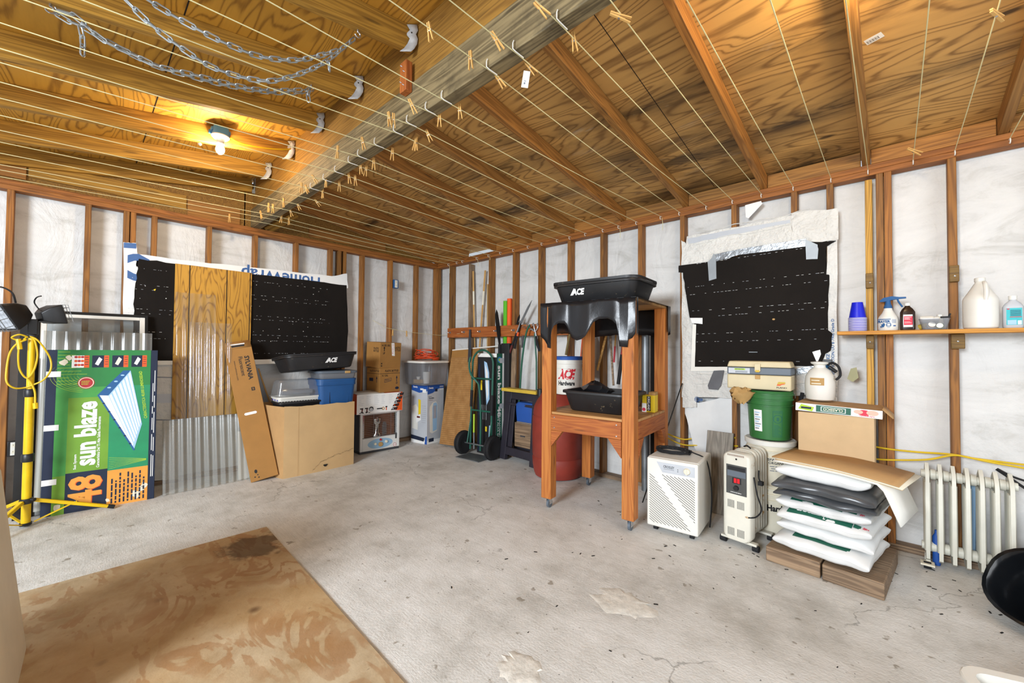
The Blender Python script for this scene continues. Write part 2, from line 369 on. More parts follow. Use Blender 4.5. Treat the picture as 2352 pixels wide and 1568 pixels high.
    def build(s, name, parent=None, bev=0., loc=None, angle=35, sub=0, solid=0, seg=2):
        me = bpy.data.meshes.new(name)
        off = V(loc) if loc is not None else V((0, 0, 0))
        me.from_pydata([v-off for v in s.v], [], s.f)
        for m in s.mats: me.materials.append(MATS[m])
        me.polygons.foreach_set('material_index', s.fm)
        me.polygons.foreach_set('use_smooth', [True]*len(s.f))
        me.update(); me.set_sharp_from_angle(angle=math.radians(angle))
        o = bpy.data.objects.new(name, me); C.objects.link(o); o.location = off
        if parent: o.parent = parent
        if solid: md = o.modifiers.new('s', 'SOLIDIFY'); md.thickness = solid; md.offset = 0
        if bev: md = o.modifiers.new('b', 'BEVEL'); md.width = bev; md.segments = seg; md.limit_method = 'ANGLE'; md.angle_limit = math.radians(40)
        if sub: md = o.modifiers.new('u', 'SUBSURF'); md.levels = md.render_levels = sub
        return o
def tag(o, label, cat, group=None, kind=None):
    o['label'] = label; o['category'] = cat
    if group: o['group'] = group
    if kind: o['kind'] = kind
    return o
def thing(name, loc, label, cat, rz=0, group=None):
    o = bpy.data.objects.new(name, None); C.objects.link(o); o.location = loc; o.rotation_euler = (0, 0, math.radians(rz))
    o.empty_display_size = .05
    return tag(o, label, cat, group)
def inv(root): return (Matrix.Translation(root.location) @ root.rotation_euler.to_matrix().to_4x4()).inverted()
def copy_tree(o, parent=None):
    c = o.copy(); C.objects.link(c)
    if parent: c.parent = parent
    for ch in list(o.children): copy_tree(ch, c)
    return c
def rrect(w, d, r, z, n=4, cx=0, cy=0):
    """ring of a rounded rectangle w x d"""
    out = []; r = min(r, w/2-1e-4, d/2-1e-4)
    for sx, sy, a0 in ((1, 1, 0), (-1, 1, 90), (-1, -1, 180), (1, -1, 270)):
        for k in range(n+1):
            a = math.radians(a0+90*k/n); out.append((cx+sx*(w/2-r)+r*math.cos(a), cy+sy*(d/2-r)+r*math.sin(a), z))
    return out
def lumber(name, p0, p1, w, d, mat, up=(0, 0, 1), parent=None, bev=.003, nseg=1):
    """board from p0 to p1, w across (right of up) and d along up; grain along its own X"""
    p0, p1 = V(p0), V(p1); x = (p1-p0); L = x.length; x.normalize(); up = V(up); z = (up - x*up.dot(x)).normalized(); y = z.cross(x)
    b = MB(); b.box((-L/2, -w/2, -d/2), (L/2, w/2, d/2), mat)
    o = b.build(name, parent, bev); c = (p0+p1)/2
    o.matrix_basis = Matrix(((x.x, y.x, z.x, c.x), (x.y, y.y, z.y, c.y), (x.z, y.z, z.z, c.z), (0, 0, 0, 1)))
    return o
ORD = 'first second third fourth fifth sixth seventh eighth ninth tenth eleventh twelfth thirteenth fourteenth fifteenth sixteenth seventeenth eighteenth nineteenth twentieth'.split()
for a in ('twenty', 'thirty'): ORD += [a+'-'+b for b in ORD[:9]] + (['thirtieth'] if a == 'twenty' else ['fortieth'])
def arc(c, r, a0, a1, n, x=(1,0,0), y=(0,0,1)):
    c, x, y = V(c), V(x), V(y)
    return [c + x*(r*math.cos(math.radians(a0+(a1-a0)*k/n))) + y*(r*math.sin(math.radians(a0+(a1-a0)*k/n))) for k in range(n+1)]
def smooth_path(pts, n=6, closed=False):
    """Catmull-Rom through the points"""
    P = [V(p) for p in pts]; out = []; m = len(P)
    for i in range(m if closed else m-1):
        g = (lambda k: P[k % m]) if closed else (lambda k: P[max(0, min(m-1, k))])
        a, b, c, d = g(i-1), g(i), g(i+1), g(i+2)
        for k in range(n):
            t = k/n; out.append(.5*((2*b)+(c-a)*t+(2*a-5*b+4*c-d)*t*t+(3*b-a-3*c+d)*t*t*t))
    if not closed: out.append(P[-1])
    return out
from_noise = __import__('mathutils').noise
# ================================================================== SETTING
def st(o, cat=None, label=None, group=None):
    o['kind'] = 'structure'
    if label: o['label'] = label; o['category'] = cat
    if group: o['group'] = group
    return o
b = MB(); b.box((-.3, -5.3, -.12), (7.2, .3, 0), 'concrete_floor'); st(b.build('floor'))
# spalled patches of the slab: thin ragged crusts
def crust(x, y, rx, ry, seed):
    r = random.Random(seed); b = MB(); n = 26
    ring = [(x+math.cos(2*PI*k/n)*rx*(.7+.5*r.random()), y+math.sin(2*PI*k/n)*ry*(.7+.5*r.random())) for k in range(n)]
    inner = [(x+(p[0]-x)*.86+.01*r.random(), y+(p[1]-y)*.86, .0025+.003*r.random()) for p in ring]
    b.loft([[(p[0], p[1], .0002) for p in ring], inner, [(x+(p[0]-x)*.5, y+(p[1]-y)*.5, .002+.004*r.random()) for p in ring]], 'crust', caps=(False, True), smooth=False)
    return b
plain('crust', 'd9d4ca', .8, 0, .12, 30, .6, 60)
for i, (px, py, rx, ry) in enumerate(((1432, 1385, .16, .11), (1195, 1535, .10, .08))):
    p = at(px, py, 2, 0); o = crust(p.x, p.y, rx, ry, 5+i).build('floor_patch', loc=(p.x, p.y, 0)); st(o)
def wrap(name, axis, L, seed):
    """sheet of house wrap behind the studs, softly creased"""
    nx, nz = int(L*26), 64; b = MB(); vs = []; fs = []
    for j in range(nz+1):
        for i in range(nx+1):
            s = L*i/nx; z = -.02+2.60*j/nz
            q = V((s*1.3+seed, z*.55, seed)); d = from_noise.noise(V((s*3.1+z*1.7, z*1.2-s*.8, seed)))*.006 + from_noise.noise(V((s*9+z*5, z*3, seed+5)))*.0025
            d = min(.0, -.001-abs(d)) + .014
            vs.append((s, d, z) if axis == 1 else (-d, -s, z))
    w = nx+1
    for j in range(nz):
        for i in range(nx):
            f = (j*w+i, j*w+i+1, (j+1)*w+i+1, (j+1)*w+i); fs.append(f)
    b.add(vs, fs, 'house_wrap', True); return st(b.build(name, angle=80))
wrap('wall_back', 1, 6.9, 3.); wrap('wall_left', 0, 5.2, 11.)
HT = 2.487; PT = 2.564
def board(name, p0, p1, w, d, mat, up=(0,0,1), cat=None, label=None, group=None, bev=.003):
    return st(lumber(name, p0, p1, w, d, mat, up, None, bev), cat, label, group)
# plates
for nm, p0, p1 in (('back', (0, -.044, 0), (6.9, -.044, 0)), ('left', (.044, -.09, 0), (.044, -5.2, 0))):
    up = (0, 0, 1)
    for z, m, n, l in ((.019, 'old_wood', 'bottom_plate', 'dark bottom plate on the slab along the %s'), (2.5055, 'plate_wood', 'top_plate', 'lower board of the top plate along the %s'), (2.5445, 'plate_wood', 'top_plate', 'upper board of the top plate along the %s')):
        wl = {'back': 'tool wall', 'left': 'gable wall'}[nm]; dy = .004 if z > 2.53 else 0
        a = V(p0)+V((0, 0, z)); c = V(p1)+V((0, 0, z))
        if nm == 'left': a.x -= dy; c.x -= dy
        else: a.y += dy; c.y += dy
        board(n, a, c, .088, .0375, m, up, 'plate', l % wl)
# studs: (near-left front edge, from, to)
k = 0
for x, z0, z1 in ((.375,.038,HT),(1.20,.038,HT),(1.63,.038,HT),(2.04,.038,HT),(2.455,.038,HT),(2.864,.038,HT),(3.278,.038,HT),(3.678,.038,HT),(4.096,2.06,HT),(4.507,2.06,HT),(4.72,.038,HT),(4.985,.038,HT),(5.026,.038,HT),(5.317,.038,HT),(5.73,.038,HT)):
    board('wall_stud', (x+.019, -.044, z0), (x+.019, -.044, z1), .038, .088, 'stud_wood', (0, -1, 0), 'stud', 'wooden stud of the tool wall, %s from the corner' % ORD[k], 'studs of the tool wall'); k += 1
for x in (4.096, 4.507): board('wall_stud', (x+.019, -.044, .038), (x+.019, -.044, .98), .038, .088, 'stud_wood', (0, -1, 0), 'stud', 'short wooden stud under the covered window, %s' % ('behind the green bucket' if x < 4.3 else 'behind the cardboard box'), 'studs of the tool wall')
tag(lumber('wall_post', (.82, -.052, .038), (.82, -.052, HT-.03), .034, .075, 'old_wood', (0, -1, 0)), 'darker rough upright board beside the corner studs of the tool wall', 'post', kind='structure')
tag(lumber('wall_post', (4.948, -.058, .038), (4.948, -.058, 2.46), .037, .06, 'rafter_wood_yellow', (0, -1, 0)), 'pale new upright carrying the blocks of the bottle shelf', 'post', kind='structure')
k = 0
for y, z0, z1 in ((-.434,.038,HT),(-.849,.038,HT),(-1.254,.038,HT),(-1.495,.038,HT),(-1.56,.038,HT),(-1.664,2.0,HT),(-2.056,2.0,HT),(-2.467,2.0,HT),(-2.872,2.0,HT),(-3.286,2.0,HT),(-3.431,.038,HT),(-3.475,.038,HT),(-3.712,.038,HT),(-4.129,.038,HT),(-4.54,.038,HT)):
    board('wall_stud', (.044, y, z0), (.044, y, z1), .038, .088, 'stud_wood', (1, 0, 0), 'stud', 'wooden stud of the gable wall, %s from the corner' % ORD[k], 'studs of the gable wall'); k += 1
for y in (-.02, -.06): board('wall_stud', (.055, y-.028, .038), (.055, y-.028, HT), .037, .10, 'stud_wood', (1, 0, 0), 'stud', 'corner post stud, the one %s the tool wall' % ('touching' if y > -.05 else 'second from'), 'corner post')
# rafters, far slope (falls to the tool wall) and near slope
SL = .16
def zf(y): return 2.567 + SL*(-.09-y)
def zn(y): return 2.955 - SL*(-2.5-y)
k = 0
for x in (.052, .673, 1.28, 1.885, 2.49, 3.10, 3.703, 4.307, 4.916, 5.52, 6.13):
    c = x+.0225
    board('rafter', (c, -.012, zf(-.012)+.0525), (c, -2.42, zf(-2.42)+.0525), .044, .104, 'rafter_wood', (0, 0, 1), 'rafter', 'rafter of the roof slope over the tool wall, %s from the gable wall' % ORD[k], 'far rafters'); k += 1
    if x > .6 or x < .1:
        x2 = x+.606
        if abs(x-.673) > .01:
            tag(lumber('blocking', (x+.047, -.06, 2.615), (x2-.004, -.06, 2.615), .036, .10, 'rafter_wood'), 'blocking board between the rafters above the tool wall, %s bay from the gable wall' % ORD[k-1], 'blocking', 'blocking boards', 'structure')
NR = (.03, .58, 1.20, 1.825, 2.45, 3.08, 3.70, 4.32, 4.94, 5.56)
for k, x in enumerate(NR):
    board('rafter', (x, -2.503, zn(-2.503)+.07), (x, -5.1, zn(-5.1)+.07), .042, .139, 'rafter_wood_yellow', (0, 0, 1), 'rafter', 'rafter of the lamp-lit roof slope, %s from the gable wall' % ORD[k], 'near rafters')
# roof sheathing
def slab(name, y0, z0, y1, z1, mat):
    b = MB(); c = V((3.4, (y0+y1)/2, (z0+z1)/2)); L = math.hypot(y1-y0, z1-z0)
    b.box((-3.65, -L/2, 0), (3.65, L/2, .014), mat); o = b.build(name)
    o.location = c; o.rotation_euler = (math.atan2(z1-z0, y1-y0), 0, 0); return st(o)
slab('ceiling', -2.43, zf(-2.43)+.1065, .05, zf(.05)+.1065, 'roof_ply_far')
slab('ceiling', -5.2, zn(-5.2)+.1405, -2.47, zn(-2.47)+.1405, 'roof_ply_near')
# seams between the sheets of the near slope
plain('seam', '20150a', .9)
for y in (-3.42,):
    b = MB(); z = zn(y)+.1395; b.box((0, y-.003, z-.0006), (6.9, y+.003, z), 'seam'); st(b.build('ceiling_seam', loc=(3.4, y, z)))
for x in (1.53, 3.97):
    b = MB(); z0 = zf(-.1)+.1058; z1 = zf(-2.4)+.1058
    b.hexa([(x-.002,-.1,z0-.0005),(x+.002,-.1,z0-.0005),(x+.002,-2.4,z1-.0005),(x-.002,-2.4,z1-.0005)], [(x-.002,-.1,z0+.001),(x+.002,-.1,z0+.001),(x+.002,-2.4,z1+.001),(x-.002,-2.4,z1+.001)], 'seam'); st(b.build('ceiling_seam', loc=(x, -1.2, z0)))
# ridge
board('ridge_beam', (.0, -2.4625, 2.668), (6.9, -2.4625, 2.668), .075, .212, 'beam_wood', (0,0,1), 'beam', 'weathered grey timber beam crossing under the ridge', None, .004)
board('ridge_board', (.0, -2.458, 2.938), (6.9, -2.458, 2.938), .05, .318, 'ridge_wood', (0,0,1), 'board', 'brown ridge board standing on the grey beam')
# gable above the left plate
gb = 0
for y0, y1, zb, mat in ((-2.4, -.1, None, 'ridge_wood'), (-2.55, -4.75, None, 'ridge_wood')):
    b = MB(); f = zf if y0 > -2.5 else zn; h = .02 if y0 > -2.5 else .05
    pts = [(y0, PT-.01), (y1, PT-.01), (y1, f(y1)+h), (y0, f(y0)+h)]
    b.add([(-.02, y, z) for y, z in pts]+[(-.006, y, z) for y, z in pts], [(0,1,2,3),(7,6,5,4)]+[(i,(i+1)%4,4+(i+1)%4,4+i) for i in range(4)], 'ridge_wood')
    st(b.build('wall_left_gable', loc=(0, (y0+y1)/2, 2.7)))
for i, (y0, y1, z, h) in enumerate(((-3.05, -4.05, 2.70, .13), (-4.06, -4.5, 2.67, .13), (-2.6, -3.04, 2.66, .16), (-.9, -1.9, 2.66, .11))):
    board('gable_board', (.004, y0, z), (.004, y1, z), .016, h, 'rafter_wood_yellow' if i in (0,) else 'rafter_wood', (0,0,1), 'board', 'board nailed in the gable above the top plate, %s' % ('the wide yellow one', 'at the end by the work light', 'next to the grey beam', 'beyond the grey beam')[i], 'gable boards')
tag(lumber('gable_brace', (.03, -2.36, PT+.0), (.03, -2.05, PT+.26), .036, .07, 'rafter_wood_yellow', (0, 0, 1)), 'short diagonal brace in the gable behind the grey beam', 'brace', kind='structure')
b = MB(); b.box((-.02,-2.56,PT-.01),(-.006,-2.39,3.06),'ridge_wood'); st(b.build('wall_left_gable', loc=(0,-2.47,2.8)))
# ---------------------------------------------------------------- metal straps at the rafter ends
strap = None; plain('strap_grey', 'c9ccce', .6, .1, .15, 20)
for k, x in enumerate(NR[1:7]):
    z = zn(-2.5)
    if strap is None:
        b = MB()
        path = [(.0, .0, .10), (.012, .0, .07), (-.004, .0, .045), (.012, -.002, .02), (.004, -.004, -.012), (-.012, -.01, -.045), (-.03, -.02, -.07)]
        wd = [.028, .022, .027, .022, .026, .028, .030]
        vs = []
        for (px, py, pz), w in zip(path, wd): vs += [(px-w, py, pz), (px+w, py, pz+.2*w)]
        b.add(vs, [(2*i, 2*i+1, 2*i+3, 2*i+2) for i in range(len(path)-1)], 'strap_grey', False)
        b.disc(.0, .055, .004, 'seam', Matrix(((1,0,0,0),(0,0,-1,-.0032),(0,1,0,0),(0,0,0,1))), 0, None, 8)
        strap = b.build('joist_hanger', solid=.0025); o = strap
    else: o = strap.copy(); C.objects.link(o)
    o.location = (x+.036, -2.515, z+.03); o.rotation_euler = (0, 0, math.radians(52))
    tag(o, 'torn metal strap at the ridge end of the %s lamp-side rafter from the gable wall' % ORD[k+1], 'strap', 'metal straps')
b = MB(); p = LW(577, 415, .075)
b.tube([(0,0,.10),(.0,.02,.07),(.0,.04,.04),(0,.035,-.05),(0,.03,-.10)], .009, 'galvanised', 6); b.box((-.003,.01,-.13),(.003,.05,-.09),'galvanised')
o = b.build('joist_hanger'); o.location = p; tag(o, 'bent steel strap dangling where the beam meets the gable wall', 'strap', 'metal straps')
# cleat on the beam
p = RW(933, 190, -2.52); t = thing('wood_cleat', (p.x, -2.5, 2.80), 'brown wood block nailed on the face of the grey beam', 'block')
o = lumber('block', (0, -.022, -.085), (0, -.022, .085), .065, .04, 'bench_red', (0, -1, 0), t)
for dx, dz in ((-.01, .06), (.015, .02), (-.015, -.03), (.012, -.055)):
    b = MB(); b.tube([(dx, -.042, dz), (dx-.002, -.052, dz+.002)], .003, 'steel', 6); b.build('screw', t)
# barcode sticker on the sheathing
p = at(2003, 94, 2, zf(-1.2)+.1); y = p.y; p = at(2003, 94, 2, zf(y)+.1045); y = p.y
b = MB(fr((p.x, p.y, zf(p.y)+.1055), (-1, .35, 0), (.35, 1, -SL)))
b.box((-.042, -.02, -.0004), (.042, .02, .0004), 'paper_white')
for i in range(14): b.rect(-.025+i*.0035, -.006, -.025+i*.0035+(.001 if i % 3 else .002), .014, 'print_black', None, .0008)
tag(b.build('barcode_sticker', loc=p), 'white barcode sticker on the roof plywood', 'sticker')
# ---------------------------------------------------------------- clotheslines, hooks
LINES = [(.384,.384),(.572,.572),(.695,.71),(.993,.98),(1.222,1.21),(1.436,1.43),(1.66,1.68),(1.90,1.927),(2.11,2.13),(2.33,2.345),(2.50,2.482),(2.70,2.703),(2.91,2.929),(3.086,3.067),(3.274,3.248),(3.512,3.388),(3.682,3.722),(3.909,3.885),(4.112,4.117),(4.318,4.318),(4.526,4.526),(4.749,4.749),(4.948,4.948),(5.166,5.166),(5.348,5.348),(5.563,5.563)]
ZL, ZB, ZR = 2.556, 2.556, 2.519
def lean(x): return .14 if x < 3.1 else max(0, .14*(3.38-x)/.28)
def line_pt(i, y):
    xr, xb = LINES[i]
    if y > -2.46: t = (y+.1)/(-2.36); return V((xr+(xb-xr)*t, y, ZR+(ZB-ZR)*t - .016*math.sin(PI*t)))
    t = (-2.46-y); return V((xb-lean(xb)*t, y, ZB))
for i, (xr, xb) in enumerate(LINES):
    b = MB(); ys = [-.1-.2365*k for k in range(10)]+[-2.46, -5.0]
    b.tube([line_pt(i, y) for y in ys], .0023, 'rope', 5)
    nm = 'clothesline stretched under the roof, %s from the gable wall' % ORD[i]
    tag(b.build('clothesline', loc=(xb, -2.46, ZB)), 'thin pale '+nm, 'clothesline', 'clotheslines')
bh = ph = None
for i, (xr, xb) in enumerate(LINES):
    if 1.6 < xb < 4.2:
        if bh is None:
            b = MB(); b.tube([(0, -.008, .036), (0, -.014, .022), (0, -.014, -.002), (.004, .0, -.009), (.004, .05, -.009)], .0026, 'white_paint', 6)
            bh = b.build('line_hook'); o = bh
        else: o = bh.copy(); C.objects.link(o)
        o.location = (xb+.006, -2.5, 2.56); tag(o, 'white wire hook under the grey beam for the %s clothesline from the gable wall' % ORD[i], 'hook', 'hooks on the beam')
    if ph is None:
        b = MB(); b.tube([(0, .01, 0), (0, -.012, .0), *arc((0, -.02, -.014), .014, 80, -150, 8, (0, -1, 0))], .003, 'white_paint', 6)
        ph = b.build('line_hook'); o = ph
    else: o = ph.copy(); C.objects.link(o)
    o.location = (xr, -.092, 2.518); tag(o, 'white screw hook on the top plate holding the %s clothesline from the gable wall' % ORD[i], 'hook', 'hooks on the top plate')
# tails of line hanging from a few hooks
for i, L in ((0, .12), (3, .1), (4, .05), (13, .10), (15, .11)):
    b = MB(); x = LINES[i][0]+.012; b.tube([(x, -.108, 2.5), (x+.004, -.103, 2.5-L*.5), (x, -.1, 2.5-L)], .0022, 'rope', 5)
    tag(b.build('line_tail', loc=(x, -.1, 2.5)), 'loose end of cord hanging from the hook of the %s clothesline from the gable wall' % ORD[i], 'cord', 'loose cord ends')
# ---------------------------------------------------------------- clothespins
pin0 = None
def pin(loc, rx, ry, rz, label):
    global pin0
    if pin0 is None:
        t = thing('clothespin', (0, 0, 0), '', 'clothespin', 0, 'clothespins on the lines')
        for s in (-1, 1):
            b = MB()
            prof = [(s*.001, .040), (s*.007, .041), (s*.0085, .0), (s*.012, -.042), (s*.008, -.043), (s*.0015, .006)]
            b.prism(prof if s > 0 else prof[::-1], -.0048, .0048, 'pin_wood', RX(90)); b.build('jaw', t, .0008)
        b = MB(); b.tube([(-.0095, .0, .004), (.0095, .0, .004)], .0042, 'steel', 8); b.build('spring', t)
        pin0 = o = t
    else: o = copy_tree(pin0)
    o.location = loc; o.rotation_euler = (math.radians(rx), math.radians(ry), math.radians(rz)); o['label'] = label
    o['category'] = 'clothespin'; o['group'] = 'clothespins on the lines'
    return o
PINS = [(1260,19,40),(1156.6,91,35),(1067,156,3),(1325.6,99,8),(1148.7,191,35),(962,241,25),(911,268,8),(1005,284,0),(1046,269,5),(980,320,25),(949,341,0),(953,336,-14),(905,357,-2),(1429,43,75),(957,108,12),(890,293.5,0),(849.6,325,14),(773,357.6,-5),(831.4,391.4,6),(836,400,-8),(850,387,0),(808,411,8),(814,420.6,4),(791.6,425.6,0),(725,416,38),(712.7,435,28),(743.5,428,-4),(734,454,0),(726,472.7,40),(689.4,476.7,25),(680,446,0),(643,477.6,2),(613.5,485,0),(624,487,0),(596,501,20),(675,489,18),(640.7,511,-6),(668,509,0),(522,511,0),(2282,27,85),(2108,338,60),(1532,7,65),(1223.6,160,38)]
perline = {}
for px, py, a in PINS:
    q = at(px, py-4, 2, 2.535)
    if q.y > -.12: q = at(px, py, 1, -.14)
    i = min(range(len(LINES)), key=lambda j: abs(line_pt(j, max(q.y, -5)).x-q.x))
    perline.setdefault(i, []).append((q.y, a, px, py))
TAGPIN = None
for i in sorted(perline):
    for k, (y, a, px, py) in enumerate(sorted(perline[i], reverse=True)):
        p = line_pt(i, y); d = (p-CAM)
        o = pin(p+V((0, 0, -.012)), 0, -a, math.degrees(YAW)+rnd.uniform(-35, 35), 'wooden clothespin on the %s clothesline from the gable wall, %s along from the tool wall' % (ORD[i], ORD[k]))
        if px == 1223.6: TAGPIN = o
p = TAGPIN.location; b = MB(fr(p+V((-.018, -.012, -.045)), _r2+V((0,0,-.15)), (-.3, -.2, 1)))
b.box((-.014, -.045, -.0004), (.016, .035, .0004), 'paper_white'); b.rect(-.006, -.03, .002, -.02, 'mid_grey', None, .0007); b.rect(-.006, -.016, .004, -.012, 'mid_grey', None, .0007)
tag(b.build('paper_tag', loc=p), 'white paper label clipped to a clothesline by a clothespin', 'tag')
# ---------------------------------------------------------------- chains
def chain(name, paths, label, link=.052, wire=.0034):
    b = MB()
    for pts in paths:
        P = smooth_path(pts, 14); L = [0]
        for a, c in zip(P, P[1:]): L.append(L[-1]+(c-a).length)
        tot = L[-1]; step = link*.76; n = int(tot/step); j = 0
        for k in range(n):
            s = (k+.5)*step
            while j < len(L)-2 and L[j+1] < s: j += 1
            f = (s-L[j])/max(1e-9, L[j+1]-L[j]); c = P[j].lerp(P[j+1], f); tdir = (P[j+1]-P[j]).normalized()
            side = tdir.cross(V((0, 0, 1))); side = side.normalized() if side.length > .05 else V((1, 0, 0)); up = side.cross(tdir)
            sd = (side+up).normalized() if k % 2 else (side-up).normalized()
            h = link/2-.009; r = .0095
            ring = [c+tdir*(h*sx)+tdir*(r*math.cos(math.radians(q)))*1+sd*(r*math.sin(math.radians(q))) for sx, qs in ((1, (80, 40, 0, -40, -80)), (-1, (-100, -140, 180, 140, 100))) for q in qs]
            b.tube(ring, wire, 'galvanised', 5, closed=True)
    o = b.build(name, loc=paths[0][len(paths[0])//2]); return tag(o, label, 'chain')
XA = 2.44
cA = [at(x, y, 0, XA) for x, y in ((118,6),(140,38),(190,62),(260,102),(355,150),(440,176),(520,196),(620,212),(690,212),(713,200))]
cA2 = [at(x, y, 0, XA+.02) for x, y in ((135,24),(175,40),(235,90),(300,122),(365,152),(440,170),(520,190),(600,206),(700,206))]
chain('chain', [cA, cA2, [at(x, y, 0, XA+.02) for x, y in ((184,62),(190,95),(189,136))], [at(x, y, 0, XA+.01) for x, y in ((712,205),(708,222),(712,238))]], 'doubled steel chain sagging nearest the lit bulb')
chain('chain', [[at(x, y, 0, 2.98) for x, y in ((285,-4),(340,50),(400,98),(480,150),(560,178),(630,185),(700,165),(750,140),(790,108),(820,84))], [at(x, y, 0, 2.99) for x, y in ((752,142),(756,152),(753,170))]], 'steel chain sagging lower of the two looped to one hook')
chain('chain', [[at(x, y, 0, 3.04) for x, y in ((325,-10),(380,25),(450,65),(520,100),(600,130),(680,138),(740,126),(776,116))]], 'steel chain sagging upper of the two looped to one hook')
for n, (px, py, X) in enumerate(((822, 74, 3.08), (715, 196, 2.45), (116, 0, 2.45))):
    q = at(px, py, 0, X); b = MB(); z = zn(q.y)
    b.tube([(0, 0, .02), (0, 0, -.012), *arc((0, .0, -.026), .014, 90, -160, 9, (0, 1, 0))], .004, 'steel', 6)
    o = b.build('screw_hook'); o.location = (X, q.y, z); tag(o, 'steel screw hook in a rafter carrying %s' % ('the end of two chains', 'the ridge end of the doubled chain', 'the eave end of the doubled chain')[n], 'hook', 'chain hooks')
# ---------------------------------------------------------------- lamp
q = LW(506, 330, 1.27); lx = 1.221; ly = q.y; lz = zn(ly)+.05
def lamp(x, y, z, label):
    t = thing('ceiling_lamp', (x, y, z), label, 'lamp')
    b = MB(); b.loft([rrect(.09, .10, .02, z_, 3, .05) for z_ in (.055, -.005)], 'sky_blue'); b.box((.0, -.068, .01), (.012, .068, .04), 'sky_blue'); b.box((.02, -.062, .02), (.07, .062, .045), 'sky_blue'); b.build('junction_box', t, .003)
    b = MB(); b.lathe([(.058, -.005), (.06, -.012), (.05, -.024), (.03, -.032), (.024, -.05), (.026, -.068), (.0, -.069)][::-1], 'white_paint', 24, T(.05)); b.build('lamp_holder', t)
    b = MB(); b.lathe([(.0, -.148), (.014, -.144), (.025, -.13), (.03, -.112), (.026, -.092), (.015, -.076), (.014, -.068)], 'bulb_glow', 20, T(.05)); b.build('bulb', t)
    return t
lt = lamp(lx, ly, lz, 'lit bulb in a white holder under a blue junction box on a rafter')
b = MB(); b.tube(smooth_path([LW(x, y, X) for x, y, X in ((528,316,1.25),(560,331,1.245),(620,341,1.24),(668,342,1.235),(688,331,1.23),(694,322,1.21))], 5), .006, 'yellow_cord', 8)
tag(b.build('lamp_cable', loc=(lx, ly, lz)), 'yellow electrical cable from the blue junction box along the rafter', 'cable')
b = MB(); b.lathe([(0, -.012), (.012, -.004), (.013, .004), (0, .012)], 'white_paint', 10); o = b.build('pull_knob'); o.location = LW(459, 331, 1.245); tag(o, 'small white pull knob hanging beside the lit lamp', 'knob')
lamp(4.961, -1.72, zf(-1.72)+.03, 'lit lamp on a rafter of the far slope just above the picture edge')
# ================================================================== GABLE WALL SIDE
def lwf(X, y0, z0): return fr((X, y0, z0), (0, 1, 0), (0, 0, 1))     # face of the gable wall, x along +Y, y up
def rwf(Y, x0, z0): return fr((x0, Y, z0), (1, 0, 0), (0, 0, 1))     # face of the tool wall, x along +X, y up
def poly_on(M, pts, axis, val):
    Mi = M.inverted(); out = []
    for x, y in pts:
        p = Mi @ at(x, y, axis, val); out.append((p.x, p.y))
    return out[::-1] if sum(a[0]*c[1]-c[0]*a[1] for a, c in zip(out, out[1:]+out[:1])) < 0 else out
def rag(poly, amp, seed, n=5):
    r = random.Random(seed); out = []
    for a, c in zip(poly, poly[1:]+poly[:1]):
        for k in range(n):
            t = k/n; out.append((a[0]+(c[0]-a[0])*t+(r.uniform(-amp, amp) if k else 0), a[1]+(c[1]-a[1])*t+(r.uniform(-amp, amp) if k else 0)))
    return out
def dashes(b, M, x0, x1, y, seed, z=.0012, slope=0.):
    r = random.Random(seed); x = x0
    while x < x1:
        L = r.uniform(.006, .022); b.rect(x, y-.0009+slope*(x-x0), min(x+L, x1), y+.0009+slope*(x-x0), 'paper_white' if r.random() < .4 else 'pale_grey', M, z); x += L+r.choice((.008, .014, .03, .06, .08))
# --- wrap strips and felt over the long window
M = lwf(.0905, -3.5, 1.0)
b = MB(); b.prism(rag(poly_on(M, [(283,556),(313,558),(318,590),(316,860),(300,900),(283,900)], 0, .0905), .004, 1), 0, .002, 'paper_white', M)
b.prism(rag(poly_on(M, [(313,583),(406,596),(578,614),(762,634),(797,628),(799,662),(560,640),(313,612)], 0, .0905), .004, 2), 0, .002, 'paper_white', M)
b.prism(rag(poly_on(M, [(340,826),(410,826),(410,1100),(352,1104)], 0, .0905), .003, 3), -.004, -.002, 'wrap_fold', M)
for y in (864, 905, 962): b.prism(poly_on(M, [(340,y),(410,y+2),(410,y+4),(340,y+3)], 0, .0905), -.002, -.0012, 'mid_grey', M)
b.prism(poly_on(M, [(338,905),(410,904),(410,924),(338,926)], 0, .0905), -.002, -.0005, 'pale_grey', M)
for q in ([(345,828),(408,828),(408,837),(345,838)], [(570,826),(655,824),(655,834),(570,837)]): b.prism(poly_on(M, q, 0, .0905), 0, .012, 'white_paint', M)
q = M.inverted() @ LW(650, 634, .09)
b.text('HomeWrap', q.x, q.y+.0, .80, .15, 'wrap_blue', M, .003, 1, 180)
b.prism(poly_on(M, [(284,557),(313,559),(313,571),(284,569)], 0, .0905), .002, .003, 'wrap_blue', M)
b.text('C', *(M.inverted() @ LW(322, 615, .09))[:2], .17, .25, 'wrap_blue', M, .003, 2.5, 180)
tag(b.build('wrap_flap', loc=(.09, -3.0, 1.9)), 'white house wrap folded round the felt-covered long window with blue lettering upside down', 'house wrap')
t = thing('tar_felt', (.092, -2.6, 1.7), 'black tar felt stapled over the long window behind the grooved plywood', 'tar felt'); L = inv(t)
M = lwf(.093, -3.5, 1.0)
b = MB(L); b.prism(rag(poly_on(M, [(319,594),(420,607),(580,630),(705,643),(796,655),(799,742),(797,829),(650,828),(420,829),(345,829),(305,822),(306,730),(311,650)], 0, .095), .006, 4), 0, .003, 'tar_felt', M)
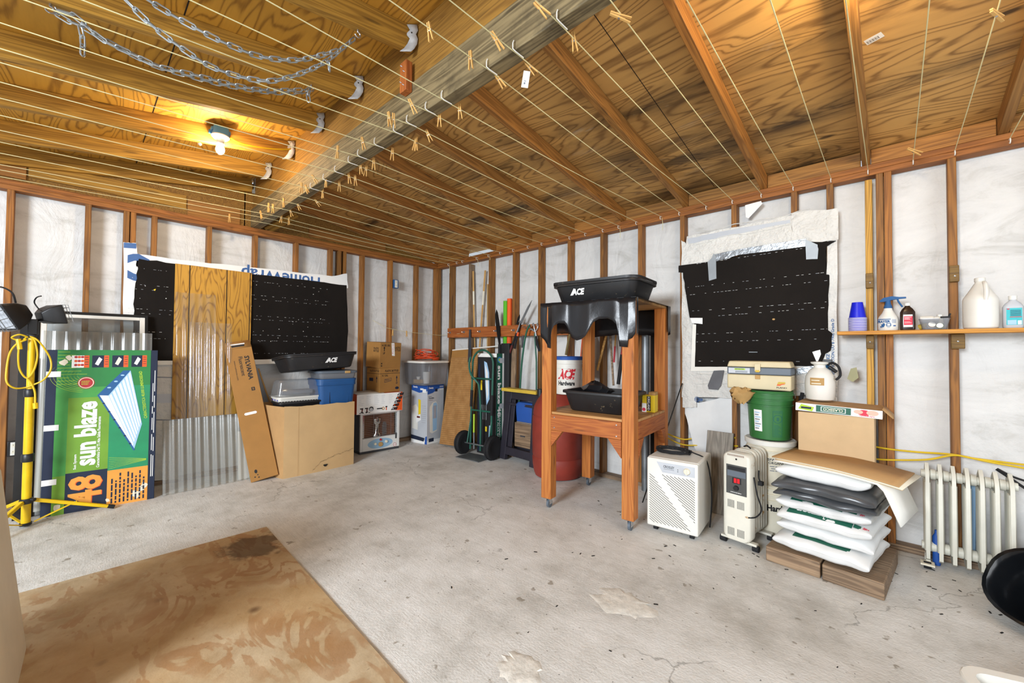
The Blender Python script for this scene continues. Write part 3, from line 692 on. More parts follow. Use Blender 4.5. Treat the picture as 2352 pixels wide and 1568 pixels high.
for i, (z, a, c) in enumerate(((1.99,.05,1.80),(1.842,.05,1.81),(1.80,.05,1.81),(1.622,.05,1.82),(1.583,.05,1.82),(1.417,.05,1.82),(1.357,.05,1.82),(1.22,.9,1.82))):
    dashes(b, M, a, c, z-1., 10+i, .0036)
r = random.Random(3)
for i in range(36): b.disc(r.uniform(.05, 1.75), r.uniform(.22, 1.03), r.uniform(.002, .0045), 'paper_white', M, .0037, None, 6)
b.prism(rag(poly_on(M, [(352,665),(358,663),(356,668)], 0, .095), .001, 5, 2), .003, .005, 'yellow_print', M)
b.build('felt', t)
# --- grooved plywood panel
t = thing('grooved_plywood', (.1, -2.82, .6), 'tall grooved plywood panel fixed over the middle of the long window', 'plywood sheet')
b = MB(); b.box((0, -.315, 0), (.016, .315, 1.47), 'grooved_ply')
for y in (-.205, .095, .30): b.box((.0155, y-.004, 0), (.0166, y+.004, 1.47), 'seam')
b.build('board', t, .001)
# --- clear corrugated sheets
def corr(name, w, h, pitch, amp, label, foot, top, lean_y=0., mat='clear_plastic'):
    """foot / top: (X, Y of the left edge, z)"""
    n = int(w/pitch)*8; fo, to = V(foot), V(top); b = MB(); vs = []
    d = (to-fo).normalized(); nrm = V((0, 1, 0)).cross(d); 
    for v in (0., 1.):
        for i in range(n+1):
            y = w*i/n; vs.append(fo.lerp(to, v)+V((0, y, 0))+nrm*(amp*math.sin(2*PI*y/pitch)))
    b.add(vs, [(i, i+1, n+2+i, n+1+i) for i in range(n)], mat, True)
    o = b.build(name, loc=(fo.x, fo.y+w/2, 0), angle=80); return tag(o, label, 'corrugated sheet')
corr('corrugated_sheet', .31, 1.8, .062, .009, 'tallest clear corrugated plastic sheet leaning in front of the grooved plywood', (.36,-3.13,.005), (.135,-3.13,1.80))
corr('corrugated_sheet', .34, 1.5, .062, .009, 'clear corrugated plastic sheet of middle height in front of the grooved plywood', (.405,-3.045,.005), (.19,-3.03,1.52))
corr('corrugated_sheet', .62, .65, .062, .011, 'short wide clear corrugated plastic sheet standing on the floor before the taller ones', (.475,-3.225,.005), (.345,-3.225,.63), mat='milky_plastic')
corr('corrugated_sheet', .65, 1.4, .066, .006, 'clear ribbed plastic strip showing above the green lamp box', (.342,-3.945,.005), (.21,-3.945,1.40), mat='milky_plastic')
# --- old window sash and dark panel behind the green box
t = thing('window_sash', (.33, -3.64, 0), 'old window sash with white inner frame leaning behind the green lamp box', 'window sash'); L = inv(t)
A, B_ = V((.34, 0, .0)), V((.150, 0, 1.57)); up = (B_-A).normalized()
M = fr((.34, -3.975, .0), (0, 1, 0), up); W, H = .655, 1.575
b = MB(L); 
for a, c in (((0,0,-.03),(.02,H,0)),((W-.02,0,-.03),(W,H,0)),((.02,H-.022,-.03),(W-.02,H,0)),((.02,0,-.03),(W-.02,.03,0))): b.box(a, c, 'tar', M)
b.build('outer_frame', t, .002)
b = MB(L)
for a, c in (((.02,.03,-.024),(.055,H-.022,-.006)),((W-.055,.03,-.024),(W-.02,H-.022,-.006)),((.055,H-.05,-.024),(W-.055,H-.022,-.006)),((.055,.03,-.024),(W-.055,.08,-.006))): b.box(a, c, 'white_paint', M)
b.build('inner_frame', t, .003)
b = MB(L); b.box((.05,.08,-.017),(W-.05,H-.05,-.013),'window_glass',M); b.build('pane', t)
b = MB(); M = fr((.36, -4.052, 0), (0, 1, 0), (-.1, 0, 1)); b.box((0,0,-.03),(.045,1.50,0),['maroon','black_plastic','black_plastic','maroon','maroon','maroon'],M); b.box((.045,0,-.01),(.075,1.2,.006),'light_blue',M); b.box((.046,.02,.006),(.066,1.18,.0065),'maroon',M)
tag(b.build('edge_strip', bev=.002, loc=(.36,-4.0,0)), 'narrow maroon and pale blue strip between the light stand and green lamp box', 'strip')
# --- the green lamp box
FL, FR_ = V((.423,-3.916,0)), V((.487,-3.281,0)); w = (FR_-FL); W = w.length; H = 1.253
t = thing('lamp_box', (.4, -3.6, 0), 'big flat green carton of a fluorescent fixture standing on edge under the old sash', 'carton'); L = inv(t)
M = fr(FL, w, (-.06, 0, 1))
b = MB(L); b.box((0,0,-.075),(W,H,0),'ink_navy',M)
b.build('carton', t, .003)
b = MB(L @ M)
X = lambda u: u*W
Yv = lambda v: (1-v)*H
def P(u0, v0, u1, v1, mat, z=.001): b.rect(X(u0), Yv(v1), X(u1), Yv(v0), mat, None, z)
P(.085,.0,.19,.77,'leaf_green'); P(.19,.0,.55,.77,'olive_green'); P(.55,.0,.93,.79,'teal_green'); P(.085,.0,.93,.235,'box_green',.0014)
P(.085,.77,.19,1,'olive_green'); P(.19,.76,.55,.985,'ink_navy',.0014); P(.55,.775,.93,1,'box_orange',.0016)
P(.19,.235,.55,.30,'leaf_green',.0014)
for i in range(11):                                          # thin contour lines
    P(.09, .012+.02*i, .19+.05*(i % 4), .014+.02*i, 'lime', .0018)
for i in range(9):
    cx, cy, r = .27, .25, .04+.012*i
    pts = [(X(.35)+r*1.5*math.cos(a), Yv(.16)+r*math.sin(a)) for a in [math.radians(150+6*k) for k in range(20)]]
    b.add([(p[0], p[1], .0019) for p in pts]+[(p[0]*.997+.0007, p[1]+.0022, .0019) for p in pts], [(k, k+1, 21+k-1, 20+k-1) for k in range(1, 19)], 'lime')
for i in range(7):
    pts = [(X(.56+.05*k), Yv(.765-.012*i*(1-k/8)-.004*k)) for k in range(8)]
    b.add([(p[0], p[1], .0019) for p in pts]+[(p[0], p[1]+.002, .0019) for p in pts], [(k, k+1, 9+k, 8+k) for k in range(7)], 'lime')
for u, m in ((.21,'red'),(.385,'paper_white'),(.565,'cream'),(.745,'paper_white')):
    P(u,.035,u+.145,.112,'tool_orange',.0018); P(u-.005,.035,u+.1,.112,'ink_navy' if m != 'red' else 'paper_white',.002)
    if m == 'red':
        for k in range(9): b.disc(X(u+.03+.028*(k % 3)), Yv(.045+.025*(k//3)), .009, 'tool_orange' if k % 2 else 'red', None, .0024)
    else: b.flat([(X(u+.02),Yv(.09)),(X(u+.05),Yv(.1)),(X(u+.085),Yv(.06)),(X(u+.055),Yv(.045))], m, None, .0024)
    for k in range(4): P(u+.108,.045+.015*k,u+.138,.048+.015*k,'ink_navy',.0024)
b.disc(X(.335), Yv(.208), .047, 'red', None, .0022); b.disc(X(.335), Yv(.208), .043, 'cream', None, .0024); b.disc(X(.335), Yv(.208), .038, 'red', None, .0026)
b.scrib(X(.335)-.026, Yv(.208)-.018, X(.335)+.026, Yv(.208)+.018, 3, 'lime', None, .003, 2)
b.text('sun blaze', X(.345), Yv(.525), .50, .125, 'paper_white', None, .0026, 1.6, 90)
b.text('Sun System', X(.268), Yv(.695), .115, .02, 'paper_white', None, .0026, 1, 90)
b.text('Característica Del T5 Alta Salida Fluorescente', X(.462), Yv(.585), .40, .018, 'paper_white', None, .0026, 1, 90)
b.text('CARACTERISTICA 40,000 LUMINOSIDAD', X(.865), Yv(.30), .40, .024, 'lime', None, .0026, 1, 96)
b.text('48', X(.36), Yv(.875), .225, .185, 'box_orange', None, .0026, 1.2, 90); b.text('48', X(.368), Yv(.878), .225, .185, 'tool_orange', None, .0022, 1.2, 90)
r = random.Random(5)
b.scrib(X(.575), Yv(.985), X(.91), Yv(.79), 9, 'ink_navy', None, .0026, 5, True)
b.scrib(X(.95), Yv(.85), X(.985), Yv(.02), 2, 'paper_white', None, .0016, 6, True)
for u, v in ((.02,.15),(.02,.475),(.02,.80)): P(u-.02,v-.017,u+.10,v+.017,'paper_white',.0022)
for u, v, s in ((.14,.08,.05),(.13,.95,.05),(.87,.92,.05),(.82,.95,.07),(.18,.05,.04),(.9,.90,.05),(.56,.96,.03)):     # torn paper
    n = 9; b.flat([(X(u)+s*.5*(.6+.5*r.random())*math.cos(2*PI*k/n), Yv(v)+s*.5*(.6+.6*r.random())*math.sin(2*PI*k/n)) for k in range(n)], 'cream', None, .0024)
# printed picture of the fixture
def PF(pts, mat, z): b.flat([(X(u), Yv(v)) for u, v in pts][::-1], mat, None, z)
PF([(.435,.29),(.535,.295),(.86,.495),(.785,.665)][::1], 'paper_white', .0026); PF([(.435,.29),(.665,.135),(.735,.135),(.535,.295)], 'ink_blue', .0028)
PF([(.535,.295),(.735,.135),(.86,.495),(.79,.66)], 'light_blue', .0029)
for i in range(7):
    a, c = (i+.15)/7, (i+.75)/7
    q = lambda s, tt: (.535+(.735-.535)*s+((.79-.535)+(.86-.735-.79+.535)*s)*tt, .295+(.135-.295)*s+((.66-.295)+(.495-.135-.66+.295)*s)*tt)
    PF([q(a,.02), q(c,.02), q(c,.94), q(a,.94)], 'paper_white', .0031)
PF([(.435,.29),(.455,.29),(.80,.66),(.785,.665)], 'ink_blue', .0031)
for i in range(6): s = .12+.15*i; b.disc(X(.455+.34*s), Yv(.30+.365*s), .008, 'ink_navy', None, .0033, .005, 10)
for i in range(3): s = .2+.3*i; b.disc(X(.5+.2*s), Yv(.27-.13*s), .012, 'light_blue', None, .0033, .006, 10)
b.build('printed_front', t)
# --- light stand
t = thing('work_light_stand', (.57, -3.975, 0), 'yellow tripod stand with two black work lights by the green lamp box', 'work light')
b = MB(); b.tube([(0,0,.03),(0,0,.95)], .024, 'yellow_paint', 16); b.build('lower_pole', t)
b = MB(); b.tube([(0,0,.93),(0,0,1.345)], .019, 'yellow_paint', 16); b.build('upper_pole', t)
for z, r_ in ((.945, .029), (.487, .031)):
    b = MB(); b.lathe([(r_, z-.028), (r_+.002, z-.02), (r_+.002, z+.02), (r_-.003, z+.028)], 'black_plastic', 18); b.build('collar', t)
b = MB(); b.lathe([(.034, .165), (.036, .18), (.034, .2)], 'black_plastic', 18); b.tube([(0,0,.19),(.035,.04,.19)], .012, 'black_plastic', 10); b.build('leg_hub', t)
b = MB(); b.lathe([(.030, .012), (.031, .03)], 'black_plastic', 18); b.build('brace_hub', t)
for a in (92, 215, 330):
    ca, sa = math.cos(math.radians(a)), math.sin(math.radians(a)); d = V((ca, sa, 0)); n = V((-sa, ca, 0))
    b = MB(); b.M = fr(d*.035+V((0,0,.182)), d*.41+V((0,0,-.165)), n); b.box((0,-.012,-.012),(.44,.012,.012),'yellow_paint'); o = b.build('leg', t, .004)
    b = MB(); b.M = fr(d*.44+V((0,0,.019)), d*.41+V((0,0,-.165)), n); b.box((-.03,-.013,-.013),(.012,.013,.013),'black_rubber'); b.build('leg_tip', o, .003)
    b = MB(); b.M = fr(d*.04+V((0,0,.025)), d*.2+V((0,0,.085)), n); b.box((0,-.008,-.002),(.225,.008,.005),'yellow_paint'); b.tube([(.215,-.0,-.004),(.215,0,.009)],.005,'steel',8); b.build('brace', t, .001)
b = MB(); b.lathe([(.022,1.335),(.024,1.345),(.024,1.36),(.018,1.365)],'dark_grey',16); b.box((-.03,-.02,1.36),(.03,.028,1.47),'black_plastic'); b.build('mount', t, .004)
def head(cx, cy, cz, rz, rx, s=1.):
    M = T(cx, cy, cz) @ RZ(rz) @ RX(rx) @ Matrix.Scale(s, 4)
    b = MB(M); back = rrect(.10,.05,.01,0); 
    b.loft([[(x, -.075, z) for x, z, _ in rrect(.10,.07,.01,0)], [(x, -.03, z) for x, z, _ in rrect(.17,.13,.012,0)], [(x, .035, z) for x, z, _ in rrect(.215,.165,.008,0)], [(x, .045, z) for x, z, _ in rrect(.215,.165,.008,0)]][::-1], 'black_plastic', smooth=False)
    hd = b.build('lamp_head', t, .003)
    b = MB(M); b.box((-.095,.046,-.07),(.095,.048,.07),'pale_grey'); b.build('lamp_glass', hd)
    b = MB(M)
    for x in (-.1,-.06,-.02,.02,.06,.1): b.tube([(x,.045,-.08),(x,.085,-.075),(x,.085,.075),(x,.045,.08)], .0022, 'dull_steel', 5)
    for z in (-.05, 0, .05): b.tube([(-.105,.045,z),(-.1,.086,z),(.1,.086,z),(.105,.045,z)], .0022, 'dull_steel', 5)
    b.build('guard', hd)
    b = MB(M); b.tube(smooth_path([(-.02,-.05,.06),(-.03,-.06,.12),(.0,-.05,.16),(.05,-.04,.17)],5), .005, 'black_plastic', 7); b.build('handle', hd)
head(.055, -.10, 1.49, 205, -28, 1.12); head(-.02, .085, 1.505, 25, 15, .85)
tripod = t
b = MB()
path = [(64,774),(45,768),(27,775),(45,782),(60,780),(38,790),(22,812),(15,850),(16,878),(34,891),(58,890),(75,884),(100,872),(116,850),(116,825),(102,800),(85,780),(70,773),(80,782),(86,815),(78,850),(62,868),(46,850),(42,820),(46,790),(60,775)]
P_ = [at(x, y, 0, .60+.012*math.sin(i*1.7)) for i, (x, y) in enumerate(path)]
b.tube(smooth_path(P_, 6), .0055, 'yellow_cord', 8)
b.tube(smooth_path([at(x, y, 0, .605) for x, y in ((62,868),(72,880),(80,900),(81,925))], 6), .0055, 'yellow_cord', 8)
b.tube([at(81,925,0,.605), at(82,938,0,.605)], .014, 'yellow_paint', 8); b.tube([at(42,778,0,.605), at(46,802,0,.605)], .013, 'yellow_paint', 8)
tag(b.build('extension_cord', loc=at(60, 830, 0, .6)), 'yellow cord looped round the top of the light stand', 'cord')
# --- outlets
def outlet(x, y, axis, val, box, mat, label):
    p = at(x, y, axis, val); t = thing('wall_outlet', p, label, 'outlet')
    M = fr((0,0,0), (0,1,0), (0,0,1)) if axis == 0 else fr((0,0,0), (1,0,0), (0,0,1))
    b = MB(M); b.box((-.036,-.058,-.03),(.036,.058,.0), mat); b.build('box', t, .003)
    b = MB(M); b.box((-.02,-.05,.0),(.02,.05,.004),'white_plastic')
    for s in (-.025, .025):
        b.disc(0, s, .015, 'cream', None, .0045); b.rect(-.007, s-.001, -.005, s+.008, 'print_black', None, .005); b.rect(.005, s-.001, .007, s+.008, 'print_black', None, .005)
    b.build('receptacle', t, .001)
outlet(33, 1030, 0, .10, 0, 'black_plastic', 'dark outlet box with white receptacle low behind the light stand')
outlet(910, 652, 0, .10, 0, 'ink_blue', 'blue outlet box high on the gable wall near the corner')
outlet(1395, 985, 1, -.10, 0, 'sky_blue', 'bright blue outlet box on the stud beneath the workbench shelf')
# --- white box at the picture edge
b = MB(); z = .775
b.hexa([(2.383,-3.87,0),(2.38,-4.55,0),(3.05,-4.56,0),(3.05,-3.885,0)], [(2.383,-3.955,z),(2.40,-4.5,z),(3.0,-4.5,z),(3.0,-3.965,z)], 'cream')
tag(b.build('white_box', bev=.006, loc=(2.7,-4.2,0)), 'tall off-white box with a sloping side on the worn floor plywood', 'box')
# --- worn plywood on the floor
p0 = at(612, 1212, 2, 0); b = MB(); x = (at(925, 1568, 2, 0)-p0).normalized(); y = (at(245, 1310, 2, 0)-p0).normalized()
M = fr((0, 0, .0), x, V((x.y, -x.x, 0)))
b.prism([(0, 0), (2.6, 0), (2.6, 1.9), (1.2, 1.95), (0.02, 1.9)], .0, .009, 'worn_plywood', RX(180) @ T(0,0,-.0095))
o = b.build('floor_plywood', bev=.001); a = math.atan2(x.y, x.x); o.rotation_euler = (0, 0, a); o.location = (p0.x, p0.y, 0)
tag(o, 'large worn stained plywood sheet lying on the concrete floor', 'plywood sheet')
# --- fluorescent tube carton and the white carton behind it
t = thing('tube_carton', (.5, -2.47, 0), 'long brown tube carton leaning on the grooved plywood', 'carton'); L = inv(t)
w = V((.06, .227, 0)); a = V((.215, -2.617, 1.30)) - V((.635, -2.462, .006)); H = a.length; M = fry((.635, -2.490, .022), w, a)
b = MB(L @ M); b.box((-.115,0,-.105),(.115,H-.045,0),'cardboard_dark'); b.build('carton', t, .003)
b = MB(L @ M); b.add([(-.115,H-.046,0),(.115,H-.046,0),(.108,H+.03,-.012),(-.108,H+.03,-.012)],[(0,1,2,3)],'cardboard_dark'); b.build('end_flap', t, solid=.004)
b = MB(L @ M)
b.text('SYLVANIA', .055, H-.26, .25, .042, 'print_black', None, .001, 1.6, -90); b.text('Fluorescent', .0, H-.235, .20, .034, 'print_black', None, .001, .6, -90); b.text('www.sylvania.com', -.055, H-.27, .2, .018, 'print_black', None, .001, .3, -90)
b.rect(.04, H-.50, .07, H-.465, 'print_black', None, .001); b.text('S', .055, H-.482, .016, .02, 'cardboard_dark', None, .0014)
b.rect(-.055, H-.03, .055, H-.012, 'print_black', None, .001); b.box((-.06, H-.008, -.004),(.06,H+.002,.004),'paper_white')
b.flat([(-.045+.015*math.cos(q)+(0 if math.cos(q) < 0 else .075), H*.475+.013*math.sin(q)) for q in [2*PI*k/20 for k in range(20)]], 'paper_white', None, .001)
b.disc(-.06,.09,.012,'print_black',None,.001,.018); b.disc(-.075,.04,.006,'print_black',None,.001); b.disc(-.045,.03,.006,'print_black',None,.001); b.disc(-.05,.055,.005,'print_black',None,.001)
S = fr((-.115, 0, -.105), (0,0,1), (0,1,0))
b.text('SYLVANIA', .062, H-.33, .25, .032, 'print_black', S, .001, 1.6, -90); b.text('Fluorescent', .03, H-.32, .19, .02, 'print_black', S, .001, .6, -90); b.rect(.05,H-.54,.075,H-.51,'print_black',S,.001)
b.build('print', t)
t = thing('white_carton', (.45, -2.58, 0), 'thin white carton with a green corner behind the long tube carton', 'carton'); L = inv(t)
M = fr((.42, -2.655, .0), (.02,1,0), (-.16, .0, 1)); b = MB(L @ M); b.box((0,0,-.03),(.16,.46,0),'paper_white'); b.build('carton', t, .002)
b = MB(L @ M); b.rect(.09,.005,.15,.03,'noodle_green',None,.001)
for i, (x, y) in enumerate(((.10,.06),(.10,.10),(.10,.15),(.11,.2))): b.disc(x, y, .014, 'dark_grey', None, .001, None, 8); b.disc(x, y, .009, 'paper_white', None, .0014, None, 8)
b.rect(.07,.24,.13,.40,'pale_grey',None,.001); b.build('print', t)
# --- the big open carton
t = thing('open_carton', (.45, -2.0, 0), 'big open brown carton with a torn water-stained front holding trays and a tote', 'carton'); L = inv(t)
c = [V((.701,-2.352,0)), V((.674,-1.627,0)), V((.20,-1.66,0)), V((.19,-2.46,0))]; zt = [.70,.69,.70,.705]
for nm, i, j in (('front_wall',0,1),('side_wall',1,2),('back_wall',2,3),('side_wall',3,0)):
    a, d = c[i], c[j]; n = V(((d-a).y, -(d-a).x, 0)).normalized()*.006; b = MB(L); m = 14; vs = []
    r = random.Random(i)
    for k in range(m+1):
        p = a.lerp(d, k/m); bow = V((0,0,0)) if nm == 'back_wall' else -n.normalized()*(-.012)*math.sin(PI*k/m); z = zt[i]+(zt[j]-zt[i])*k/m + (r.uniform(-.007,.007) if nm == 'front_wall' else 0)
        vs += [p+bow, p+bow*2+V((0,0,z)), p+bow-n+V((0,0,0)), p+bow*2-n+V((0,0,z))]
    fs = []
    for k in range(m):
        q = 4*k; fs += [(q,q+4,q+5,q+1),(q+2,q+3,q+7,q+6),(q+1,q+5,q+7,q+3),(q,q+2,q+6,q+4)]
    fs += [(0,1,3,2),(4*m,4*m+2,4*m+3,4*m+1)]
    b.add(vs, fs, 'kraft_stained' if nm == 'front_wall' else 'cardboard'); fw = b.build(nm, t)
    if nm == 'front_wall':
        M = fr(a+n*.4, d-a, (0,0,1)); W = (d-a).length; b = MB(L @ M); r = random.Random(9)
        line = [(.27,.02),(.31,.06),(.36,.10),(.42,.115),(.47,.13),(.52,.15),(.57,.145),(.62,.165),(.66,.16),(.70,.18),(W-.002,.175)]
        pts = []
        for (x0,y0),(x1,y1) in zip(line, line[1:]):
            for k in range(5): pts.append((x0+(x1-x0)*k/5+r.uniform(-.003,.003), y0+(y1-y0)*k/5+r.uniform(-.005,.005)))
        wv = [r.uniform(.001,.0035) for _ in pts]
        b.add([(x, y, .016) for x, y in pts]+[(x, y+w_, .016) for (x, y), w_ in zip(pts, wv)], [(k, k+1, len(pts)+k+1, len(pts)+k) for k in range(len(pts)-1)], 'tar')
        b.flat([(.405+.02*math.cos(q)*(1+.4*math.sin(3*q)), .055+.016*math.sin(q)*(1+.3*math.cos(2*q))) for q in [2*PI*k/14 for k in range(14)]], 'tar', None, .0165)
        b.rect(.13,.0,.1315,.69,'cardboard_dark',None,.0135); b.build('water_stain', fw)
b = MB(L); b.box((.22,-2.35,.64),(.66,-1.66,.646),'cardboard_inside'); b.build('inner_flap', t)
b = MB(L); M = fr((.60,-1.80,.69),(0,1,.14),(0,-.1,1)); b.box((0,0,-.004),(.17,.03,.0),'cardboard',M); b.build('flap', t)
def tub(b, w, d, h, taper, r, mat, lip=.014, wall=.006, liph=.018, M=None):
    R = lambda ww, dd, rr, z: rrect(ww, dd, max(rr, .004), z)
    b.loft([R(w-2*taper-.02, d-2*taper-.02, r, 0), R(w-2*taper, d-2*taper, r, .012), R(w-2*lip, d-2*lip, r, h-liph), R(w, d, r+lip, h-liph), R(w, d, r+lip, h-.004), R(w-.006, d-.006, r+lip, h),
            R(w-2*lip-2*wall, d-2*lip-2*wall, r, h), R(w-2*taper-2*wall, d-2*taper-2*wall, r, wall+.006), R(w-2*taper-2*wall-.03, d-2*taper-2*wall-.03, r, wall)], mat, M=M)
    return b
b = MB(); tub(b, .27, .46, .072, .02, .03, 'black_plastic', .012)
tag(b.build('seed_tray', loc=(0,0,0)), 'black seed tray on the open carton under the white one', 'tray').location = (.49,-2.15,.664)
t = thing('propagator', (.48, -2.165, .727), 'white ribbed seed tray with clear domed cover on the black tray', 'tray')
b = MB(); tub(b, .25, .43, .06, .015, .025, 'white_plastic', .01)
for k in range(15): b.box((.106,-.20+.027*k,.0),(.116,-.186+.027*k,.014),'print_black')
S = fr((-.125,-.199,.03),(1,0,0),(0,0,1))
for k in range(3): b.disc(.045+.07*k, 0, .013, 'royal_blue', S, .004, .016, 9)
b.build('tray', t)
b = MB(); b.loft([rrect(.27,.45,.03,.056), rrect(.275,.455,.03,.064), rrect(.25,.43,.03,.07), rrect(.225,.40,.04,.20), rrect(.19,.37,.05,.222), rrect(.1,.28,.05,.226)], 'dome_clear', caps=(False, True)); b.build('dome_cover', t)
b = MB(); b.box((-.05,-.17,.074),(.07,.14,.12),'frosted'); b.build('inner_cover', t, .01)
t = thing('blue_tote', (.485, -1.80, .646), 'blue plastic storage tote standing in the open carton', 'tote')
b = MB(); tub(b, .35, .43, .305, .03, .045, 'blue_plastic', .012, .006, .02)
b.loft([rrect(.334,.412,.05,.235), rrect(.34,.418,.05,.24), rrect(.34,.418,.05,.285)], 'blue_plastic', caps=(False,False))
for y in (-.09,.11): b.box((.142,y-.004,.015),(.152,y+.004,.235),'blue_plastic')
b.box((.146,-.09,.05),(.155,-.086,.235),'ink_navy'); b.build('body', t)
t = thing('lidded_box', (.48, -1.79, .951), 'shallow clear box with a blue lid on the blue tote', 'storage box')
b = MB(); b.loft([rrect(.29,.38,.04,0), rrect(.31,.41,.04,.06)], 'frosted'); b.build('body', t)
b = MB(); b.loft([rrect(.335,.435,.05,.06), rrect(.34,.44,.05,.066), rrect(.34,.44,.05,.082), rrect(.31,.41,.05,.088)], 'tool_grey'); b.build('lid', t)
b = MB(); b.box((.166,.06,.058),(.176,.12,.084),'tan'); b.build('latch', t, .003)
def mixing_tub(loc, rz, label, w=.72, d=.50, h=.17, tilt=(0,0), nested=0, eu=.11):
    t = thing('mixing_tub', loc, label, 'tub', rz); M = RX(tilt[0]) @ RY(tilt[1])
    b = MB(M); tub(b, w, d, h, .055, .07, 'muddy_black', .022, .006, .02)
    for k in range(nested): b.loft([rrect(w+.004,d+.004,.09,h-.001+.009*k), rrect(w+.006,d+.006,.09,h+.0085+.009*k), rrect(w-.04,d-.04,.08,h+.009+.009*k)], 'muddy_black', caps=(False,False))
    b.build('tub', t, angle=50)
    S = M @ fr((0,-(d/2-.055),.012),(1,0,0),(0,-.033,h-.03))
    b = MB(S); b.text('ACE', w*eu, h*.50, .105, .052, 'paper_white', None, .008, 2.4, 0, .25); b.flat([(w*eu-.075,h*.5-.026),(w*eu-.058,h*.5-.026),(w*eu-.03,h*.5+.026),(w*eu-.036,h*.5+.03)], 'paper_white', None, .008); b.build('emblem', t)
    return t
t = mixing_tub((.47,-1.965,1.045), 90, 'black muddy mixing tub lying on top of the trays and tote in the open carton', .76, .50, .155, (-6, -3), 1)
# --- bag of clear sheeting between the tube carton and trays
b = MB(); M = fr((.14,-2.46,.62),(.0,1,0),(-.05,0,1)); b.prism([(0,0),(.16,0),(.10,.20),(.03,.44),(.0,.46)], 0, .01, 'frosted', M); b.tube([M@V((.03,.44,.008)),M@V((.10,.2,.012)),M@V((.165,.0,.012))],.008,'tan',6)
tag(b.build('plastic_sheet', loc=(.14,-2.4,.62)), 'curved translucent plastic piece with tan edge behind the domed seed tray', 'plastic sheet')
# --- heater with a carton and two bottle cartons on it
t = thing('kerosene_heater', (.35, -1.14, 0), 'white radiant heater with wire grille and blue control oval on the floor', 'heater'); t.rotation_euler = (0,0,math.radians(87.3))
W, D, H = .52, .22, .49     # local x along the front, -y to the room
b = MB(); b.box((-W/2,-.02,.0),(W/2,D-.02,.03),'dark_grey'); b.build('base', t, .003)
b = MB(); b.box((-W/2,-.0,.03),(W/2,D-.02,H),'tool_grey'); b.box((-W/2,-.03,.03),(-W/2+.03,.0,H),'heater_white'); b.box((W/2-.03,-.03,.03),(W/2,.0,H),'heater_white'); b.box((-W/2+.03,-.03,.03),(W/2-.03,0,.185),'heater_white'); b.box((-W/2+.03,-.03,H-.02),(W/2-.03,0,H),'heater_white'); b.build('cabinet', t, .004)
b = MB(); b.box((-.20,-.001,.19),(.20,.0,.465),'rust'); b.box((-.225,-.002,.19),(-.2,0,.465),'chrome'); b.box((.2,-.002,.19),(.225,0,.465),'chrome'); b.build('reflector', t)
b = MB(T(-.04,-.012,.19)); b.lathe([(.045,0),(.05,.02),(.025,.045),(.022,.15),(.045,.17),(.045,.22),(.0,.24)], 'chrome', 18, None, 1., .3); b.build('burner', t)
b = MB(T(.06,-.01,.2)); b.lathe([(.03,0),(.03,.12),(.02,.16),(.0,.16)], 'window_glass', 14, None, 1., .3); b.build('burner_glass', t)
b = MB()
for k in range(13): z = .195+.0222*k; b.tube([(-.228,-.028,z),(-.20,-.045,z),(.20,-.045,z),(.228,-.028,z)], .0016, 'steel', 5)
for x in (-.1,.13): b.tube([(x,-.046,.19),(x,-.046,.47)], .002, 'steel', 5)
b.build('grille', t)
S = fr((0,-.0305,.105),(1,0,0),(0,0,1)); b = MB(S); b.disc(-.0,0,.165,'label_blue',None,.001,.062,32); b.rect(.20,.03,.222,.1,'dark_grey',None,.001); b.disc(.195,-.045,.022,'red',None,.001); b.disc(.195,-.045,.018,'paper_white',None,.0014); b.rect(.183,-.048,.207,-.043,'red',None,.002); b.build('control_panel', t)
for nm, x, z, r_, m in (('igniter_button',0,.045,.013,'red'),('button',-.07,.0,.016,'cream'),('button',.075,.012,.017,'cream'),('knob',0,-.012,.028,'tan')):
    b = MB(S @ T(x, z, 0)); b.lathe([(r_, 0), (r_, .012), (r_*.85, .016), (0, .016)], m, 18); b.build(nm, t)
def carton(name, loc, rz, w, d, h, mat, label, prints=None, side=None, top=None, bev=.003, tilt=0., cat='carton'):
    """w along local x; front face looks along local -y"""
    t = thing(name, loc, label, cat, rz); M = RX(tilt)
    b = MB(M); b.box((-w/2,-d/2,0),(w/2,d/2,h), mat); b.build('carton', t, bev)
    if prints: b = MB(M @ fr((-w/2,-d/2,0),(1,0,0),(0,0,1))); prints(b, w, h); b.build('front_print', t)
    if side: b = MB(M @ fr((-w/2,d/2,0),(0,-1,0),(0,0,1))); side(b, d, h); b.build('side_print', t)
    if top: b = MB(M @ fr((-w/2,-d/2,h),(1,0,0),(0,1,0))); top(b, w, d); b.build('top_print', t)
    return t
